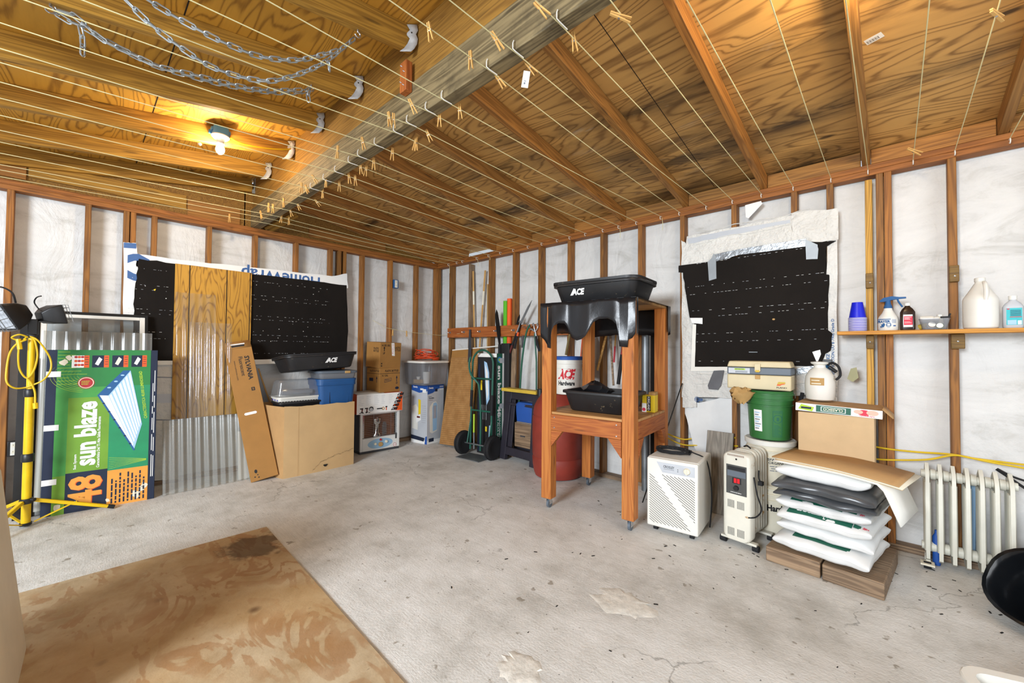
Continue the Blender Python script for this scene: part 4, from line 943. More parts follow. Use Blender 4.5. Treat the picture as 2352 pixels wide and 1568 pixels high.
def tool_print(b, w, h):
    b.rect(0,0,w,h,'paper_white',None,.0008); b.flat([(w*.83,0.01),(w-.002,.0),(w-.002,h),(w*.955,h)],'tool_orange',None,.0012)
    r = random.Random(2)
    for k in range(5):
        x = w*(.73+.035*k); y = h*(.06+.19*k); b.flat([(x,y),(x+.085,y),(x+.10,y+.034),(x+.025,y+.034)],'print_black',None,.0014); b.disc(x+.03,y+.017,.010,'tool_orange' if k%2 else 'pale_grey',None,.0018,None,8); b.rect(x+.045,y+.012,x+.08,y+.022,'maroon',None,.0018)
        for i in range(6): b.rect(w*(.04+.16*k), h*(.88-.085*i), w*(.04+.16*k)+r.uniform(.03,.065), h*(.88-.085*i)+.0035, 'pale_grey', None, .0012)
    for x, s in ((.10,1),(.20,.9)):
        b.rect(w*x-.02,h*.25,w*x+.02,h*.31,'print_black',None,.0014); b.flat([(w*x-.004,h*.10),(w*x+.012,h*.10),(w*x+.016,h*.26),(w*x,h*.26)],'maroon',None,.0015); b.rect(w*x-.012,h*.06,w*x+.02,h*.11,'print_black',None,.0016)
    b.disc(w*.30,h*.23,.03,'dark_grey',None,.0014); b.disc(w*.30,h*.2,.022,'pale_grey',None,.0017); b.rect(w*.28,h*.27,w*.34,h*.33,'print_black',None,.0016)
    b.rect(w*.42,h*.18,w*.54,h*.24,'print_black',None,.0014); b.disc(w*.56,h*.2,.02,'tan',None,.0014); b.disc(w*.56,h*.2,.01,'paper_white',None,.0017); b.rect(w*.61,h*.24,w*.65,h*.31,'print_black',None,.0014); b.rect(w*.62,h*.09,w*.64,h*.25,'tool_orange',None,.0013)
    for k in range(4): b.rect(w*(.05+.065*k),h*.04,w*(.05+.065*k)+.02,h*.075,'print_black',None,.0014)
t = carton('tool_carton', (.30,-1.16,.492), 88, .605, .22, .235, 'tool_orange', 'white and orange power tool carton on the radiant heater', tool_print)
b = MB(); b.add([(-.28,-.11,.236),(.05,-.11,.236),(.03,.09,.27),(-.3,.1,.25)],[(0,1,2,3)],'white_plastic'); b.build('lid_flap', t, solid=.004)
def bottle_print(b, w, h):
    b.text('PLASTIC BOTTLES', w*.58, h*.86, w*.66, .026, 'print_black', None, .001, 1); b.rect(0,h*.75,w,h*.765,'print_black',None,.001); b.text('4-1 GAL', w*.25, h*.68, .09, .024, 'print_black', None, .001, .8)
    b.flat([(w*.22,h*.4),(w*.56,h*.45),(w*.56,h*.58),(w*.22,h*.53)],'ink_navy',None,.001); b.flat([(w*.235,h*.42),(w*.545,h*.465),(w*.545,h*.565),(w*.235,h*.52)],'cardboard_dark',None,.0013); b.scrib(w*.26,h*.46,w*.53,h*.53,1,'ink_navy',None,.0016,3)
    b.rect(w*.82,h*.40,w*.845,h*.55,'ink_navy',None,.001); b.flat([(w*.79,h*.55),(w*.875,h*.55),(w*.833,h*.66)],'ink_navy',None,.001); b.text('UP',w*.835,h*.35,.03,.02,'ink_navy',None,.001); b.disc(w*.85,h*.15,.03,'ink_navy',None,.001,.018)
def bottle_side(b, w, h):
    b.text('PLASTIC BOTTLES', w*.6, h*.86, w*.7, .024, 'print_black', None, .001, 1); b.rect(0,h*.75,w,h*.765,'print_black',None,.001)
    b.rect(w*.76,h*.40,w*.79,h*.55,'ink_navy',None,.001); b.flat([(w*.72,h*.55),(w*.83,h*.55),(w*.775,h*.66)],'ink_navy',None,.001); b.rect(w*.2,h*.45,w*.5,h*.58,'ink_navy',None,.001)
carton('bottle_carton', (.235,-1.03,.73), 97, .31, .27, .315, 'cardboard_dark', 'lower brown bottle carton standing on the power tool carton', bottle_print, bottle_side)
def bottle_print2(b, w, h):
    b.text('4-1 RD. GAL.', w*.27, h*.89, .13, .026, 'print_black', None, .001, 1); b.text('PLASTIC', w*.80, h*.80, .11, .026, 'print_black', None, .001, 1); b.text('BOTTLES', w*.80, h*.70, .11, .026, 'print_black', None, .001, 1)
    b.rect(w*.17,h*.66,w*.2,h*.77,'print_black',None,.001); b.flat([(w*.14,h*.77),(w*.23,h*.77),(w*.185,h*.85)],'print_black',None,.001); b.text('UP',w*.18,h*.58,.03,.028,'print_black',None,.001)
    b.flat([(w*.56,h*.48),(w*.70,h*.47),(w*.65,h*.99),(w*.51,h*.99)],'paper_white',None,.0016)
    for k in range(5): b.rect(w*.56+.006*(k%2),h*(.58+.08*k),w*.62,h*(.60+.08*k),'pink_red',None,.002)
    for k in (0,1): b.rect(w*.07,h*(.06+.09*k),w*.12,h*(.11+.09*k),'print_black',None,.001)
def bottle_side2(b, w, h):
    b.text('PLASTIC', w*.72, h*.76, .10, .026, 'print_black', None, .001, 1); b.text('BOTTLES', w*.72, h*.66, .10, .026, 'print_black', None, .001, 1)
carton('bottle_carton', (.24,-1.04,1.047), 99, .33, .27, .32, 'cardboard_dark', 'upper brown bottle carton with a white paper strip, topmost over the heater', bottle_print2, bottle_side2, tilt=3)
# --- dehumidifier carton, clear tote and orange cord in the corner
def danby_front(b, w, h):
    b.rect(0,0,w,h,'paper_white',None,.0006); b.rect(.0,h*.06,w,h*.99,'pale_grey',None,.0008); b.flat([(0,h),(0,h*.84),(w*.3,h*.86),(w*.7,h*.93),(w,h*.93),(w,h)],'box_blue',None,.0012)
    b.text('Danby',w*.22,h*.945,.085,.03,'paper_white',None,.0018,1.6); b.rect(w*.45,h*.88,w*.6,h*.93,'ink_navy',None,.0018)
    b.text('DDR50',w*.86,h*.96,.07,.02,'paper_white',None,.0018,1.2)
    for k in range(4): b.rect(w*(.75+.06*k),h*.90,w*(.79+.06*k),h*.925,'paper_white',None,.0018)
    b.text('37.4 L',w*.16,h*.80,.06,.016,'ink_navy',None,.0018); b.text('Dehumidifier',w*.24,h*.775,.10,.018,'ink_navy',None,.0018,1); b.rect(w*.06,h*.74,w*.34,h*.745,'maroon',None,.0018)
    q = [(w*.16,h*.2),(w*.12,h*.55),(w*.14,h*.63),(w*.32,h*.70),(w*.52,h*.71),(w*.62,h*.66),(w*.60,h*.2),(w*.3,h*.17)]
    b.flat(q[::-1],'white_plastic',None,.0016); b.flat([(w*.34,h*.2),(w*.30,h*.6),(w*.36,h*.685),(w*.52,h*.695),(w*.60,h*.655),(w*.585,h*.22)][::-1],'light_blue',None,.002)
    for k in range(5): b.rect(w*(.36+.04*k),h*.42,w*(.385+.04*k),h*.64,'salmon' if k%2 else 'mid_grey',None,.0024)
    b.rect(w*.1,h*.03,w*.4,h*.09,'ink_navy',None,.0018)
def danby_side(b, w, h):
    b.rect(0,0,w,h,'paper_white',None,.0006); b.rect(.0,h*.06,w,h*.99,'pale_grey',None,.0008); b.flat([(0,h),(0,h*.9),(w*.5,h*.86),(w,h*.90),(w,h)],'box_blue',None,.0012); b.flat([(w*.86,0),(w,0),(w,h*.14),(w*.9,h*.12)],'box_blue',None,.0016)
    b.text('Danby',w*.25,h*.955,.085,.03,'paper_white',None,.0018,1.6); b.rect(w*.55,h*.91,w*.75,h*.94,'paper_white',None,.0018); b.rect(w*.7,h*.87,w*.92,h*.93,'paper_white',None,.002)
    b.flat([(w*.06,h*.24),(w*.42,h*.22),(w*.44,h*.6),(w*.3,h*.66),(w*.06,h*.62)],'white_plastic',None,.0016); b.flat([(w*.46,h*.42),(w*.6,h*.40),(w*.6,h*.74),(w*.44,h*.75)],'yellow_print',None,.002); b.flat([(w*.33,h*.34),(w*.62,h*.40),(w*.58,h*.50),(w*.30,h*.46)],'paper_white',None,.0026); b.rect(w*.36,h*.43,w*.56,h*.46,'maroon',None,.003)
    for k in range(9): b.rect(w*.66,h*(.36+.035*k),w*.92,h*(.363+.035*k),'mid_grey',None,.002)
    b.flat([(0,h*.06),(w*.8,h*.04),(w*.86,h*.10),(0,h*.13)],'ink_navy',None,.0018)
t = thing('dehumidifier_carton', (.30,-.385,0), 'white and blue dehumidifier carton standing in the corner under the clear tote', 'carton', 9)
b = MB(); b.box((-.155,-.155,0),(.155,.155,.795),'paper_white'); b.build('carton', t, .003)
b = MB(fr((-.155,-.155,0),(1,0,0),(0,0,1))); danby_side(b,.31,.795); b.build('side_print', t)
b = MB(fr((.155,-.155,0),(0,1,0),(0,0,1))); danby_front(b,.31,.795); b.build('front_print', t)
t = thing('clear_tote', (.325,-.435,.798), 'clear plastic tote with white lid on the dehumidifier carton', 'tote', 3)
b = MB(); b.loft([rrect(.40,.40,.05,0), rrect(.42,.42,.05,.01), rrect(.45,.46,.05,.30)], 'tote_clear', caps=(True, False)); b.build('body', t)
b = MB(); b.loft([rrect(.47,.48,.06,.298), rrect(.475,.485,.06,.304), rrect(.475,.485,.06,.32), rrect(.44,.45,.05,.325)], 'white_plastic'); b.build('lid', t)
b = MB(T(.05,-.05,.012)); b.lathe([(.04,0),(.05,.10),(.052,.16),(0,.165)], 'white_plastic', 18); tag(b.build('plastic_cup', loc=(0,0,0)), 'white cup standing inside the clear tote', 'cup').location = (.34,-.42,.80)
b = MB(T(0,0,0)); b.box((-.06,-.04,0),(.06,.04,.05),'tan'); b.lathe([(.02,.05),(.03,.09),(0,.09)],'white_plastic',12); o = b.build('small_box'); o.location = (.27,-.52,.812); tag(o, 'small tan box inside the clear tote', 'box')
b = MB(); r = random.Random(4); pts = []
for k in range(90):
    a = k*.62; R_ = .11+.035*math.sin(k*1.3)+r.uniform(-.012,.012); pts.append((R_*1.45*math.cos(a), R_*math.sin(a), .012+.05*(k/90)+.05*(1+math.sin(a+k*.21))*(k/90)+r.uniform(0,.016)))
b.tube(smooth_path(pts, 3), .0065, 'orange_cord', 6)
o = b.build('extension_cord'); o.location = (.325,-.435,1.124); tag(o, 'orange extension cord coiled on the white lid of the clear tote', 'cord')
# ================================================================== TOOL WALL SIDE
# --- felt over the square window, wrap flaps and tape
b = MB(); M = rwf(-.0905, 4.2, 1.6)
def pr(pts, z0, z1, mat, amp=.004, seed=1, bb=None): (bb or b).prism(rag(poly_on(M, pts, 1, -.0905), amp, seed), z0, z1, mat, M)
pr([(1565,552),(1583,562),(1598,640),(1600,935),(1568,935),(1566,700)], 0, .002, 'wrap_fold', .005, 1)
pr([(1578,543),(1700,520),(1818,495),(1822,560),(1700,580),(1660,600),(1570,610)], .001, .004, 'wrap_fold', .006, 2)
pr([(1580,548),(1680,528),(1815,505),(1815,512),(1680,540),(1582,560)], .004, .006, 'pale_grey', .004, 22)
pr([(1818,490),(1924,478),(1926,550),(1880,556),(1820,558)], .004, .008, 'wrap_fold', .006, 3)
pr([(1900,545),(1923,550),(1922,960),(1895,960),(1890,830)], 0, .002, 'wrap_fold', .006, 4)
pr([(1568,850),(1700,845),(1895,838),(1895,905),(1700,915),(1566,912)], 0, .003, 'wrap_fold', .006, 5)
pr([(1592,745),(1600,745),(1597,842),(1680,842),(1680,852),(1588,852)], .001, .012, 'white_paint', .001, 6)
for i, (y0, s) in enumerate(((503, 1), (528, 2), (860, 3), (884, 4))):
    r = random.Random(s); xs = list(range(1600, 1890, 29)); sl = -.19 if y0 < 600 else -.02
    pp = [M.inverted() @ at(x, y0+sl*(x-1600)+r.uniform(-4, 4)+(30 if y0 < 600 else 0), 1, -.0905) for x in xs]
    b.tube([V((p.x, p.y, .0045)) for p in pp], .0035, 'wrap_fold', 6, M=M)
for s, rot in (('LIANCE EZ', 0), ('SPECIFICATION UU B 790a Grade D', 1)):
    q = M.inverted() @ RW(1902+11*rot, 800 if rot else 838, -.0905); b.text(s, q.x, q.y, .42 if rot else .16, .018, 'ink_blue', M, .0035, 1, 90)
q = M.inverted() @ RW(1897, 850, -.0905); b.flat([(q.x-.02,q.y-.05),(q.x+.03,q.y-.02),(q.x+.02,q.y+.05),(q.x-.03,q.y+.03)], 'sky_blue', M, .0035)
tag(b.build('wrap_flap', loc=(4.2, -.09, 1.6)), 'white house wrap folded round the square felt-covered window on the tool wall', 'house wrap')
b = MB(); pr([(1566,925),(1605,925),(1690,905),(1690,1035),(1605,1050),(1590,1020)], -.02, -.017, 'bag_white', .004, 9)
q = M.inverted() @ RW(1605, 912, -.0905); [b.tube([V((q.x+.05*math.cos(a)*(.4+.3*math.sin(a*2.3+j)), q.y-.02+.035*math.sin(a)*(.5+.4*math.cos(a*1.7+j)), .003)) for a in [.35*k for k in range(19)]], .0016, 'wrap_blue', 4, M=M) for j in range(3)]
tag(b.build('wrap_patch', loc=(4, -.09, .9)), 'loose wrap patch with a faint blue print under the square window', 'house wrap')
t = thing('tar_felt', (4.2, -.093, 1.6), 'black tar felt with ragged edges taped over the square window on the tool wall', 'tar felt'); L = inv(t); M = rwf(-.0985, 4.2, 1.6)
F_ = [(1559,610),(1641,599),(1760,577),(1880,556),(1921,553),(1905,562),(1897,567),(1897,628),(1905,632),(1903,700),(1902,758),(1912,766),(1908,805),(1896,812),(1886,839),(1740,841),(1594,842),(1596,745),(1584,728),(1573,660),(1569,626),(1559,626)]
b = MB(L); b.prism(rag(poly_on(M, F_, 1, -.0985), .004, 8, 3), 0, .003, 'tar_felt', M)
for i, (x0, y0, x1, y1) in enumerate(((1600,606,1880,565),(1580,660,1900,625),(1575,678,1900,644),(1590,714,1898,693),(1650,725,1895,706),(1600,767,1900,755),(1600,785,1890,778),(1605,829,1860,830))):
    p, q = M.inverted() @ RW(x0, y0, -.1), M.inverted() @ RW(x1, y1, -.1); dashes(b, M, p.x, q.x, p.y, 30+i, .0036, (q.y-p.y)/(q.x-p.x))
q = M.inverted() @ RW(1777, 733, -.1); b.disc(q.x, q.y, .01, 'tan', M, .0036, .007, 7)
q = M.inverted() @ RW(1730, 809, -.1); b.rect(q.x-.03, q.y, q.x+.03, q.y+.004, 'dull_steel', M, .0036)
b.build('felt', t)
def tape(pts, mat, label, z=.004, fold=None):
    b = MB(); P_ = poly_on(M, pts, 1, -.0985); b.prism(rag(P_, .0015, 6, 2), z, z+.003, mat, M)
    c = sum((V((p[0], p[1], 0)) for p in P_), V())/len(P_); tag(b.build('tape_strip', loc=M @ c), label, 'tape')
tape([(1640,582),(1645,590),(1646,640),(1629,645),(1626,602),(1636,592)], 'tape_grey', 'grey tape strip hanging lowest over the upper edge of the square window')
tape([(1850,550),(1878,562),(1880,572),(1878,595),(1852,596)], 'tape_grey', 'broad grey tape strip at the square window upper corner nearest the shelf')
tape([(1586,730),(1614,730),(1614,744),(1590,742)], 'paper_white', 'short white tape strip at the side of the square window felt')
tape([(1866,808),(1884,803),(1886,813),(1877,834)], 'paper_white', 'torn white paper scrap above the white sprayer jug')
tape([(1643,584),(1700,572),(1852,548),(1850,566),(1700,585),(1646,600)], 'foil', 'crinkled silver foil tape along the upper edge of the square window felt', .0035)
tape([(1816,850),(1850,842),(1895,838),(1870,852),(1820,862)], 'foil', 'crinkled silver foil below the square window felt beside the tackle box', .0035)
tape([(1640,851),(1664,850),(1657,885),(1650,895),(1628,893),(1626,885)], 'leather_grey', 'dark grey tape strip hanging below the square window felt', .0045)
tape([(1710,470),(1747,460),(1750,466),(1718,500),(1712,498)], 'paper_white', 'loose flap of clear sheeting stuck high above the square window', -.02)
# --- tool rail
t = thing('tool_rail', (1.8, -.112, 1.515), 'brown board with metal clips nailed across the studs of the tool wall', 'tool rail')
lumber('board', (-1.40, 0, 0), (1.45, 0, 0), .135, .036, 'bench_red', (0, -1, 0), t)
for x in (1034,1066,1102,1139,1180,1224,1290):
    p = RW(x, 760, -.13); b = MB(T(p.x-1.8, -.02, .005)); b.box((-.018,-.004,-.012),(.018,.0,.012),'steel')
    for s in (-1, 1): b.tube([(s*.012,-.004,0),(s*.017,-.018,0),(s*.008,-.03,0)], .003, 'steel', 6)
    b.build('clip', t)
def pole(name, p0, p1, r, mat, label, tip=None):
    t = thing(name, p0, label, 'pole'); d = V(p1)-V(p0)
    b = MB(); b.tube([(0,0,0), d], r, 'pine_pale' if 'wood' in mat else mat, 10); b.build('shaft', t)
    if tip: b = MB(); b.tube([d*.80, d*.88], r*1.08, tip, 10); b.build('paper_label', t)
pole('long_pole', (.95,-.05,.04), (.846,-.045,2.36), .012, 'handle_wood', 'wooden long handle leaning upright nearest the room corner', 'cream')
pole('long_pole', (.885,-.055,.04), (1.09,-.045,2.34), .0125, 'handle_wood', 'wooden long handle leaning at a slant across the tool rail', 'cream')
pole('wood_stick', (1.165,-.05,.04), (1.14,-.045,2.15), .011, 'tan', 'thin wooden stick standing upright beside the slanted handle')
b = MB(); M = rwf(-.15, .88, 1.1); b.prism([(0,0),(.02,.45),(.05,.45),(.07,.1),(.06,0)], 0, .006, 'dark_grey', M); tag(b.build('spade_blade', loc=(.9,-.15,1.2)), 'dark grey blade behind the pegboard below the tool rail', 'blade')
# noodles in a black bin
t = thing('black_bin', (1.60,-.15,.0), 'tall black bin standing behind the narrow lamp carton under the pool noodles', 'bin')
b = MB(); b.loft([rrect(.13,.07,.015,0), rrect(.14,.07,.015,1.36), rrect(.13,.06,.012,1.36), rrect(.12,.06,.012,.2)], 'print_black', smooth=False); b.build('body', t)
for X, m, z, l in ((1.478,'noodle_green',1.90,'bright green'), (1.545,'noodle_orange',1.925,'bright orange')):
    b = MB(T(X,-.045,0)); b.lathe([(.008,1.30),(.032,1.30),(.032,z),(.010,z),(.009,z-.05)], m, 16); o = b.build('pool_noodle', loc=(X,-.045,1.3)); tag(o, l+' foam pool noodle standing behind the tool rail', 'pool noodle')
# machete
t = thing('machete', (1.44,-.15,1.35), 'black bladed machete hanging on the tool rail beside the green noodle', 'machete'); M = rwf(0, 0, 0)
b = MB(M); b.prism([(.02,0),(.055,.0),(.035,.25),(.0,.40),(-.025,.44),(-.045,.38),(-.04,.28),(-.01,.12)], -.002, .002, 'black_iron'); b.build('blade', t)
b = MB(M); b.box((.018,-.16,-.01),(.058,.0,.01),'black_rubber'); b.build('handle', t, .004)
# hedge shears
P = lambda x, y, Y=-.16: RW(x, y, Y)
o0 = P(1194,738); t = thing('hedge_shears', o0, 'open hedge shears hanging on the tool rail with red and black orange grips', 'shears')
def blade2(p0, p1, w, mat):
    p0, p1 = V(p0)-o0, V(p1)-o0; d = (p1-p0).normalized(); n = V((0,-1,0)); s = d.cross(n)*w; b = MB()
    a = [p0-s, p0+s, p0.lerp(p1,.75)+s*.7, p1, p0.lerp(p1,.7)-s]; b.add([q+n*.002 for q in a]+[q-n*.002 for q in a], [(0,1,2,3,4),(9,8,7,6,5)]+[(i,5+i,5+(i+1)%5,(i+1)%5) for i in range(5)], mat); return b
blade2(P(1196,742),P(1222,689),.016,'dull_steel').build('blade', t); blade2(P(1188,745),P(1194,722),.018,'black_iron').build('blade', t)
for a, c, m, m2 in (((1195,742),(1172,805),'steel','maroon'), ((1196,742),(1181,800),'black_iron','tool_orange')):
    b = MB(); p, q = P(*a)-o0, P(*c)-o0; b.tube([p,p.lerp(q,.35)], .009, m, 8); h = b.build('shank', t)
    b = MB(); b.tube([p.lerp(q,.35),q], .013, 'black_rubber', 8); h = b.build('grip', t); b = MB(); b.tube([p.lerp(q,.35),p.lerp(q,.5)] if m2 != 'maroon' else [p.lerp(q,.8),q*1.12], .0138, m2, 8); b.build('band', h)
b = MB(); b.tube([(0,-.012,0),(0,.008,0)], .012, 'steel', 10); b.build('pivot', t)
# loppers beside, cultivator
o0 = P(1230,762); t = thing('hand_cultivator', o0, 'three-pronged hand cultivator with dark grip hanging on the tool rail', 'garden tool')
b = MB()
for dx in (-10, 0, 8): b.tube(smooth_path([P(1229,762)-o0, P(1227+dx,752)-o0, P(1225+dx*1.2,742)-o0, P(1222+dx*1.2,748,-.20)-o0], 4), .006, 'galvanised', 6)
b.tube([(0,0,0), P(1232,776)-o0], .008, 'galvanised', 8); b.build('prongs', t)
b = MB(); b.tube([P(1231,772)-o0, P(1234,790)-o0, P(1239,806)-o0], [.015,.017,.014], 'black_rubber', 10); b.build('grip', t)
o0 = P(1212,754); t = thing('grass_shears', o0, 'small steel shears with looped springs on the tool rail between hedge shears and cultivator', 'shears')
b = MB(); b.tube([P(1198,752)-o0,P(1203,748)-o0,P(1206,754)-o0,P(1210,747)-o0,P(1213,753)-o0,P(1217,748)-o0], .004, 'dull_steel', 6); b.build('spring', t); b = MB(); b.tube([P(1202,770)-o0,P(1199,798)-o0], .010, 'dark_grey', 8); b.build('grip', t)
b = MB(); b.tube(smooth_path([P(*q, -.22) for q in ((1217,746),(1210,760),(1204,790),(1198,840),(1194,900),(1191,945),(1191,956))], 6), .011, 'hose_green', 10)
tag(b.build('garden_hose', loc=P(1204,790,-.22)), 'short green hose hanging from the tool rail in front of the yellow-topped stand', 'hose')
b = MB(); b.tube([P(1228,765,-.14), P(1232,830,-.14), P(1232,905,-.14)], .009, 'hose_green', 8); tag(b.build('green_stake', loc=P(1230,830)), 'straight green stake standing below the hand cultivator', 'stake')
b = MB(M); o = lumber('rough_board', (1.70,-.155,.0), (1.70,-.12,1.36), .075, .02, 'old_wood', (0,-1,0)); tag(o, 'rough upright board under the hedge shears behind the stand', 'board')
# things hanging behind the workbench
for i, (a, c, r, m, g, gm, l) in enumerate((((1392,772),(1372,850),.012,'handle_wood',None,None,'slanted pale wooden tool handle'), ((1402,772),(1409,885),.011,'old_wood',None,None,'long grey wooden tool handle'), ((1414,772),(1410,832),.008,'handle_wood',.5,'red','thin wooden tool handle with a red grip'), ((1434,772),(1420,882),.014,'red',.45,'black_rubber','thick red tool handle with a black grip'), ((1340,772),(1334,838),.012,'black_rubber',.2,'tool_orange','short black and orange tool handle'), ((1308,772),(1300,815),.014,'bronze',None,None,'stubby bronze-coloured tool handle'))):
    p, q = P(*a,-.15), P(*c,-.16); p = p+(p-q).normalized()*.06; t = thing('hand_tool', p, l+' hanging from the tool rail behind the workbench', 'tool')
    b = MB(); d = q-p; b.tube([(0,0,0), d*(g or 1.)], r, m, 9); b.build('shaft', t)
    if g: b = MB(); b.tube([d*g, d], r*1.25, gm, 9); b.build('grip', t)
b = MB(); b.lathe([(.03,.0),(.033,.0),(.033,1.45),(.03,1.45)], 'dull_steel', 14, T(3.39,-.16,0)); tag(b.build('mesh_roll', loc=(3.39,-.16,0)), 'upright roll of grey wire mesh between the workbench back leg and black panel', 'wire roll')
b = MB(); b.box((3.43,-.14,0),(3.52,-.115,1.46),'tar_felt'); tag(b.build('black_slab', bev=.002, loc=(3.47,-.13,0)), 'narrow black slab standing beside the wire mesh roll', 'board')
b = MB(); p, q = RW(1543,952,-.25), RW(1567,880,-.12); b.tube([p+(p-q)*2.6, q], .005, 'black_iron', 6); tag(b.build('thin_rod', loc=p), 'thin black rod leaning on the stud next to the square window', 'rod')
r = random.Random(8); b = MB(T(2.78,-.19,1.02)); b.loft([[(x*(1+.1*r.uniform(-1,1)), y, z+.01*r.uniform(-1,1)) for x, y, _ in rrect(w,.05,.02,0)] for z, w in ((0,.10),(.12,.13),(.25,.12),(.36,.09),(.42,.05))], 'old_wood'); tag(b.build('sack', loc=(2.78,-.19,1.02)), 'brown grey cloth sack hanging behind the blue-lidded bucket', 'sack')
# --- pegboard
t = NT('pegboard_holes'); tc = t.n('ShaderNodeTexCoord'); sx = t.n('ShaderNodeSeparateXYZ'); t.l(tc.outputs['Object'], sx.inputs[0])
px = t.math('PINGPONG', sx.outputs[0], .0127); pz = t.math('PINGPONG', sx.outputs[1], .0127)
dd = t.math('SQRT', t.math('ADD', t.math('MULTIPLY', px, px), t.math('MULTIPLY', pz, pz)))
col = t.mix(t.ramp(t.noise(t.coords(rand=False), 9, 4, .6), (.35, 0.), (.7, 1.)), 'a0713c', 'b98a52'); t.fin(t.mix(t.ramp(dd, (.0034, 1.), (.0046, 0.)), col, '3a2410'), .7)
up = V((-.09,.27,1.255))
M = fry((.60,-.40,.012), (1,.02,0), up)
b = MB(); b.box((0,0,-.006),(.54,1.18,0),'pegboard_holes'); o = b.build('pegboard'); o.matrix_world = M; tag(o, 'brown perforated pegboard sheet leaning on the tool wall', 'pegboard')
b = MB(M); b.box((-.004,0,-.02),(.545,1.285,-.0075),['cardboard_dark']*6); b.box((-.004,1.285,-.022),(1.05,1.30,-.006),'white_paint'); tag(b.build('hardboard', loc=(.8,-.3,0)), 'brown hardboard with a white upper edge behind the pegboard', 'hardboard')
# --- narrow lamp carton, hand truck
t = thing('lamp_carton', (1.42,-.24,0), 'narrow black and green lamp carton standing on end behind the hand truck', 'carton')
b = MB(); b.box((-.17,-.07,0),(.17,.07,1.235),'print_black'); b.build('carton', t, .003)
S = fr((-.17,-.07,0),(1,0,0),(0,0,1)); b = MB(S)
b.rect(0,1.19,.34,1.235,'paper_white',None,.001); b.flat([(.12,1.14),(.15,.8),(.17,.6),(.22,.68),(.21,1.0),(.17,1.12)],'light_blue',None,.001); b.flat([(.14,1.10),(.16,.8),(.175,.66),(.20,.74),(.19,1.0)],'paper_white',None,.0014)
for k in range(5): b.rect(.05+.028*k,.42,.055+.028*k,.60,'pale_grey',None,.001)
b.flat([(.20,.05),(.22,.36),(.25,.36),(.27,.08)],'light_blue',None,.001); b.rect(.15,.28,.18,.34,'yellow_print',None,.001); b.rect(.06,.78,.09,.90,'yellow_print',None,.001); b.rect(.02,.02,.05,1.1,'ink_navy',None,.001); b.build('front_print', t)
S = fr((.17,-.07,0),(0,1,0),(0,0,1)); b = MB(S); b.rect(.0,0,.095,1.235,'dark_green',None,.001); b.rect(.095,0,.14,1.235,'paper_white',None,.001); b.text('sun blaze 48', .047, .78, .62, .06, 'paper_white', None, .0015, 1.6, -90); b.text('CARACTERISTICA DEL', .060, .28, .42, .022, 'paper_white', None, .0015, .8, -90); b.text('T5 ALTA SALIDA', .030, .30, .36, .022, 'paper_white', None, .0015, .8, -90)
b.disc(.047,1.16,.035,'sky_blue',None,.0015); b.disc(.047,1.16,.02,'lime',None,.002)
for z in (1.15, .60): b.rect(.05,z-.03,.14,z+.03,'pale_grey',None,.0022)
b.build('side_print', t)
t = thing('hand_truck', (1.42,-.425,0), 'green two-wheeled hand truck with black tyres standing before the lamp carton', 'hand truck', 6)
HG = 'hand_truck_green'; b = MB()
for s in (-1, 1): b.tube([(s*.165,.02,.06),(s*.165,.03,.5),(s*.165,.05,1.08)], .0125, HG, 10)
b.tube([(-.165,.05,1.08), *arc((0,.05,1.11),.165,180,0,14), (.165,.05,1.08)], .0125, HG, 10); b.build('side_rails', t)
b = MB(); b.tube(smooth_path([(-.155,.0,1.19),(-.16,-.02,1.10),(-.12,-.03,.98),(-.04,-.02,.90),(-.01,.0,.82),(-.0,.02,.5),(.0,.02,.06)], 6), .0125, HG, 10); b.build('centre_bar', t)
for z in (.93, .54, .12):
    b = MB(); b.tube([(-.165,.03,z),(.165,.03,z)], .011, HG, 8); b.build('crossbar', t)
b = MB(); b.tube([(-.165,.028,.58),(-.165,.04,.78)], .018, 'black_rubber', 10); b.build('grip', t); b = MB(); b.tube([(.165,.028,.5),(.165,.04,.74)], .018, 'black_rubber', 10); b.build('grip', t)
b = MB(); b.tube([(-.235,-.03,.142),(.235,-.03,.142)], .009, 'dull_steel', 8); b.build('axle', t)
for s in (-1, 1):
    b = MB(); b.tube([(s*.165,.03,.45),(s*.17,-.03,.142)], .009, HG, 8); b.build('stay', t)
    Mw = T(s*.235,-.03,.142) @ RY(90); b = MB(Mw); b.lathe([(.072,-.03),(.10,-.04),(.128,-.036),(.14,-.02),(.14,.02),(.128,.036),(.10,.04),(.072,.03)], 'black_rubber', 30)
    for k in range(30):
        a = 12*k; b.box((.132,-.026,-.006),(.143,.026,.006),'black_rubber', RZ(a))
    w_ = b.build('tyre', t); b = MB(Mw); b.lathe([(.0,-.024),(.03,-.03),(.035,-.018),(.06,-.014),(.073,-.028),(.073,.028),(.06,.014),(.035,.018),(.03,.03),(0,.024)], 'dull_steel', 20); b.build('hub', w_)
b = MB(); b.box((-.18,-.22,.004),(.18,.03,.012),'dull_steel'); b.build('toe_plate', t, .002)
b = MB(); b.tube([(-.05,-.02,.50),(-.05,-.02,.28)], .012, 'lime', 8); b.tube([(-.05,-.02,.28),(-.045,-.02,.08)], .006, 'steel', 6); o = b.build('long_screwdriver'); o.location = (1.40,-.43,0); tag(o, 'yellow-green handled rod held upright by the hand truck frame', 'tool')
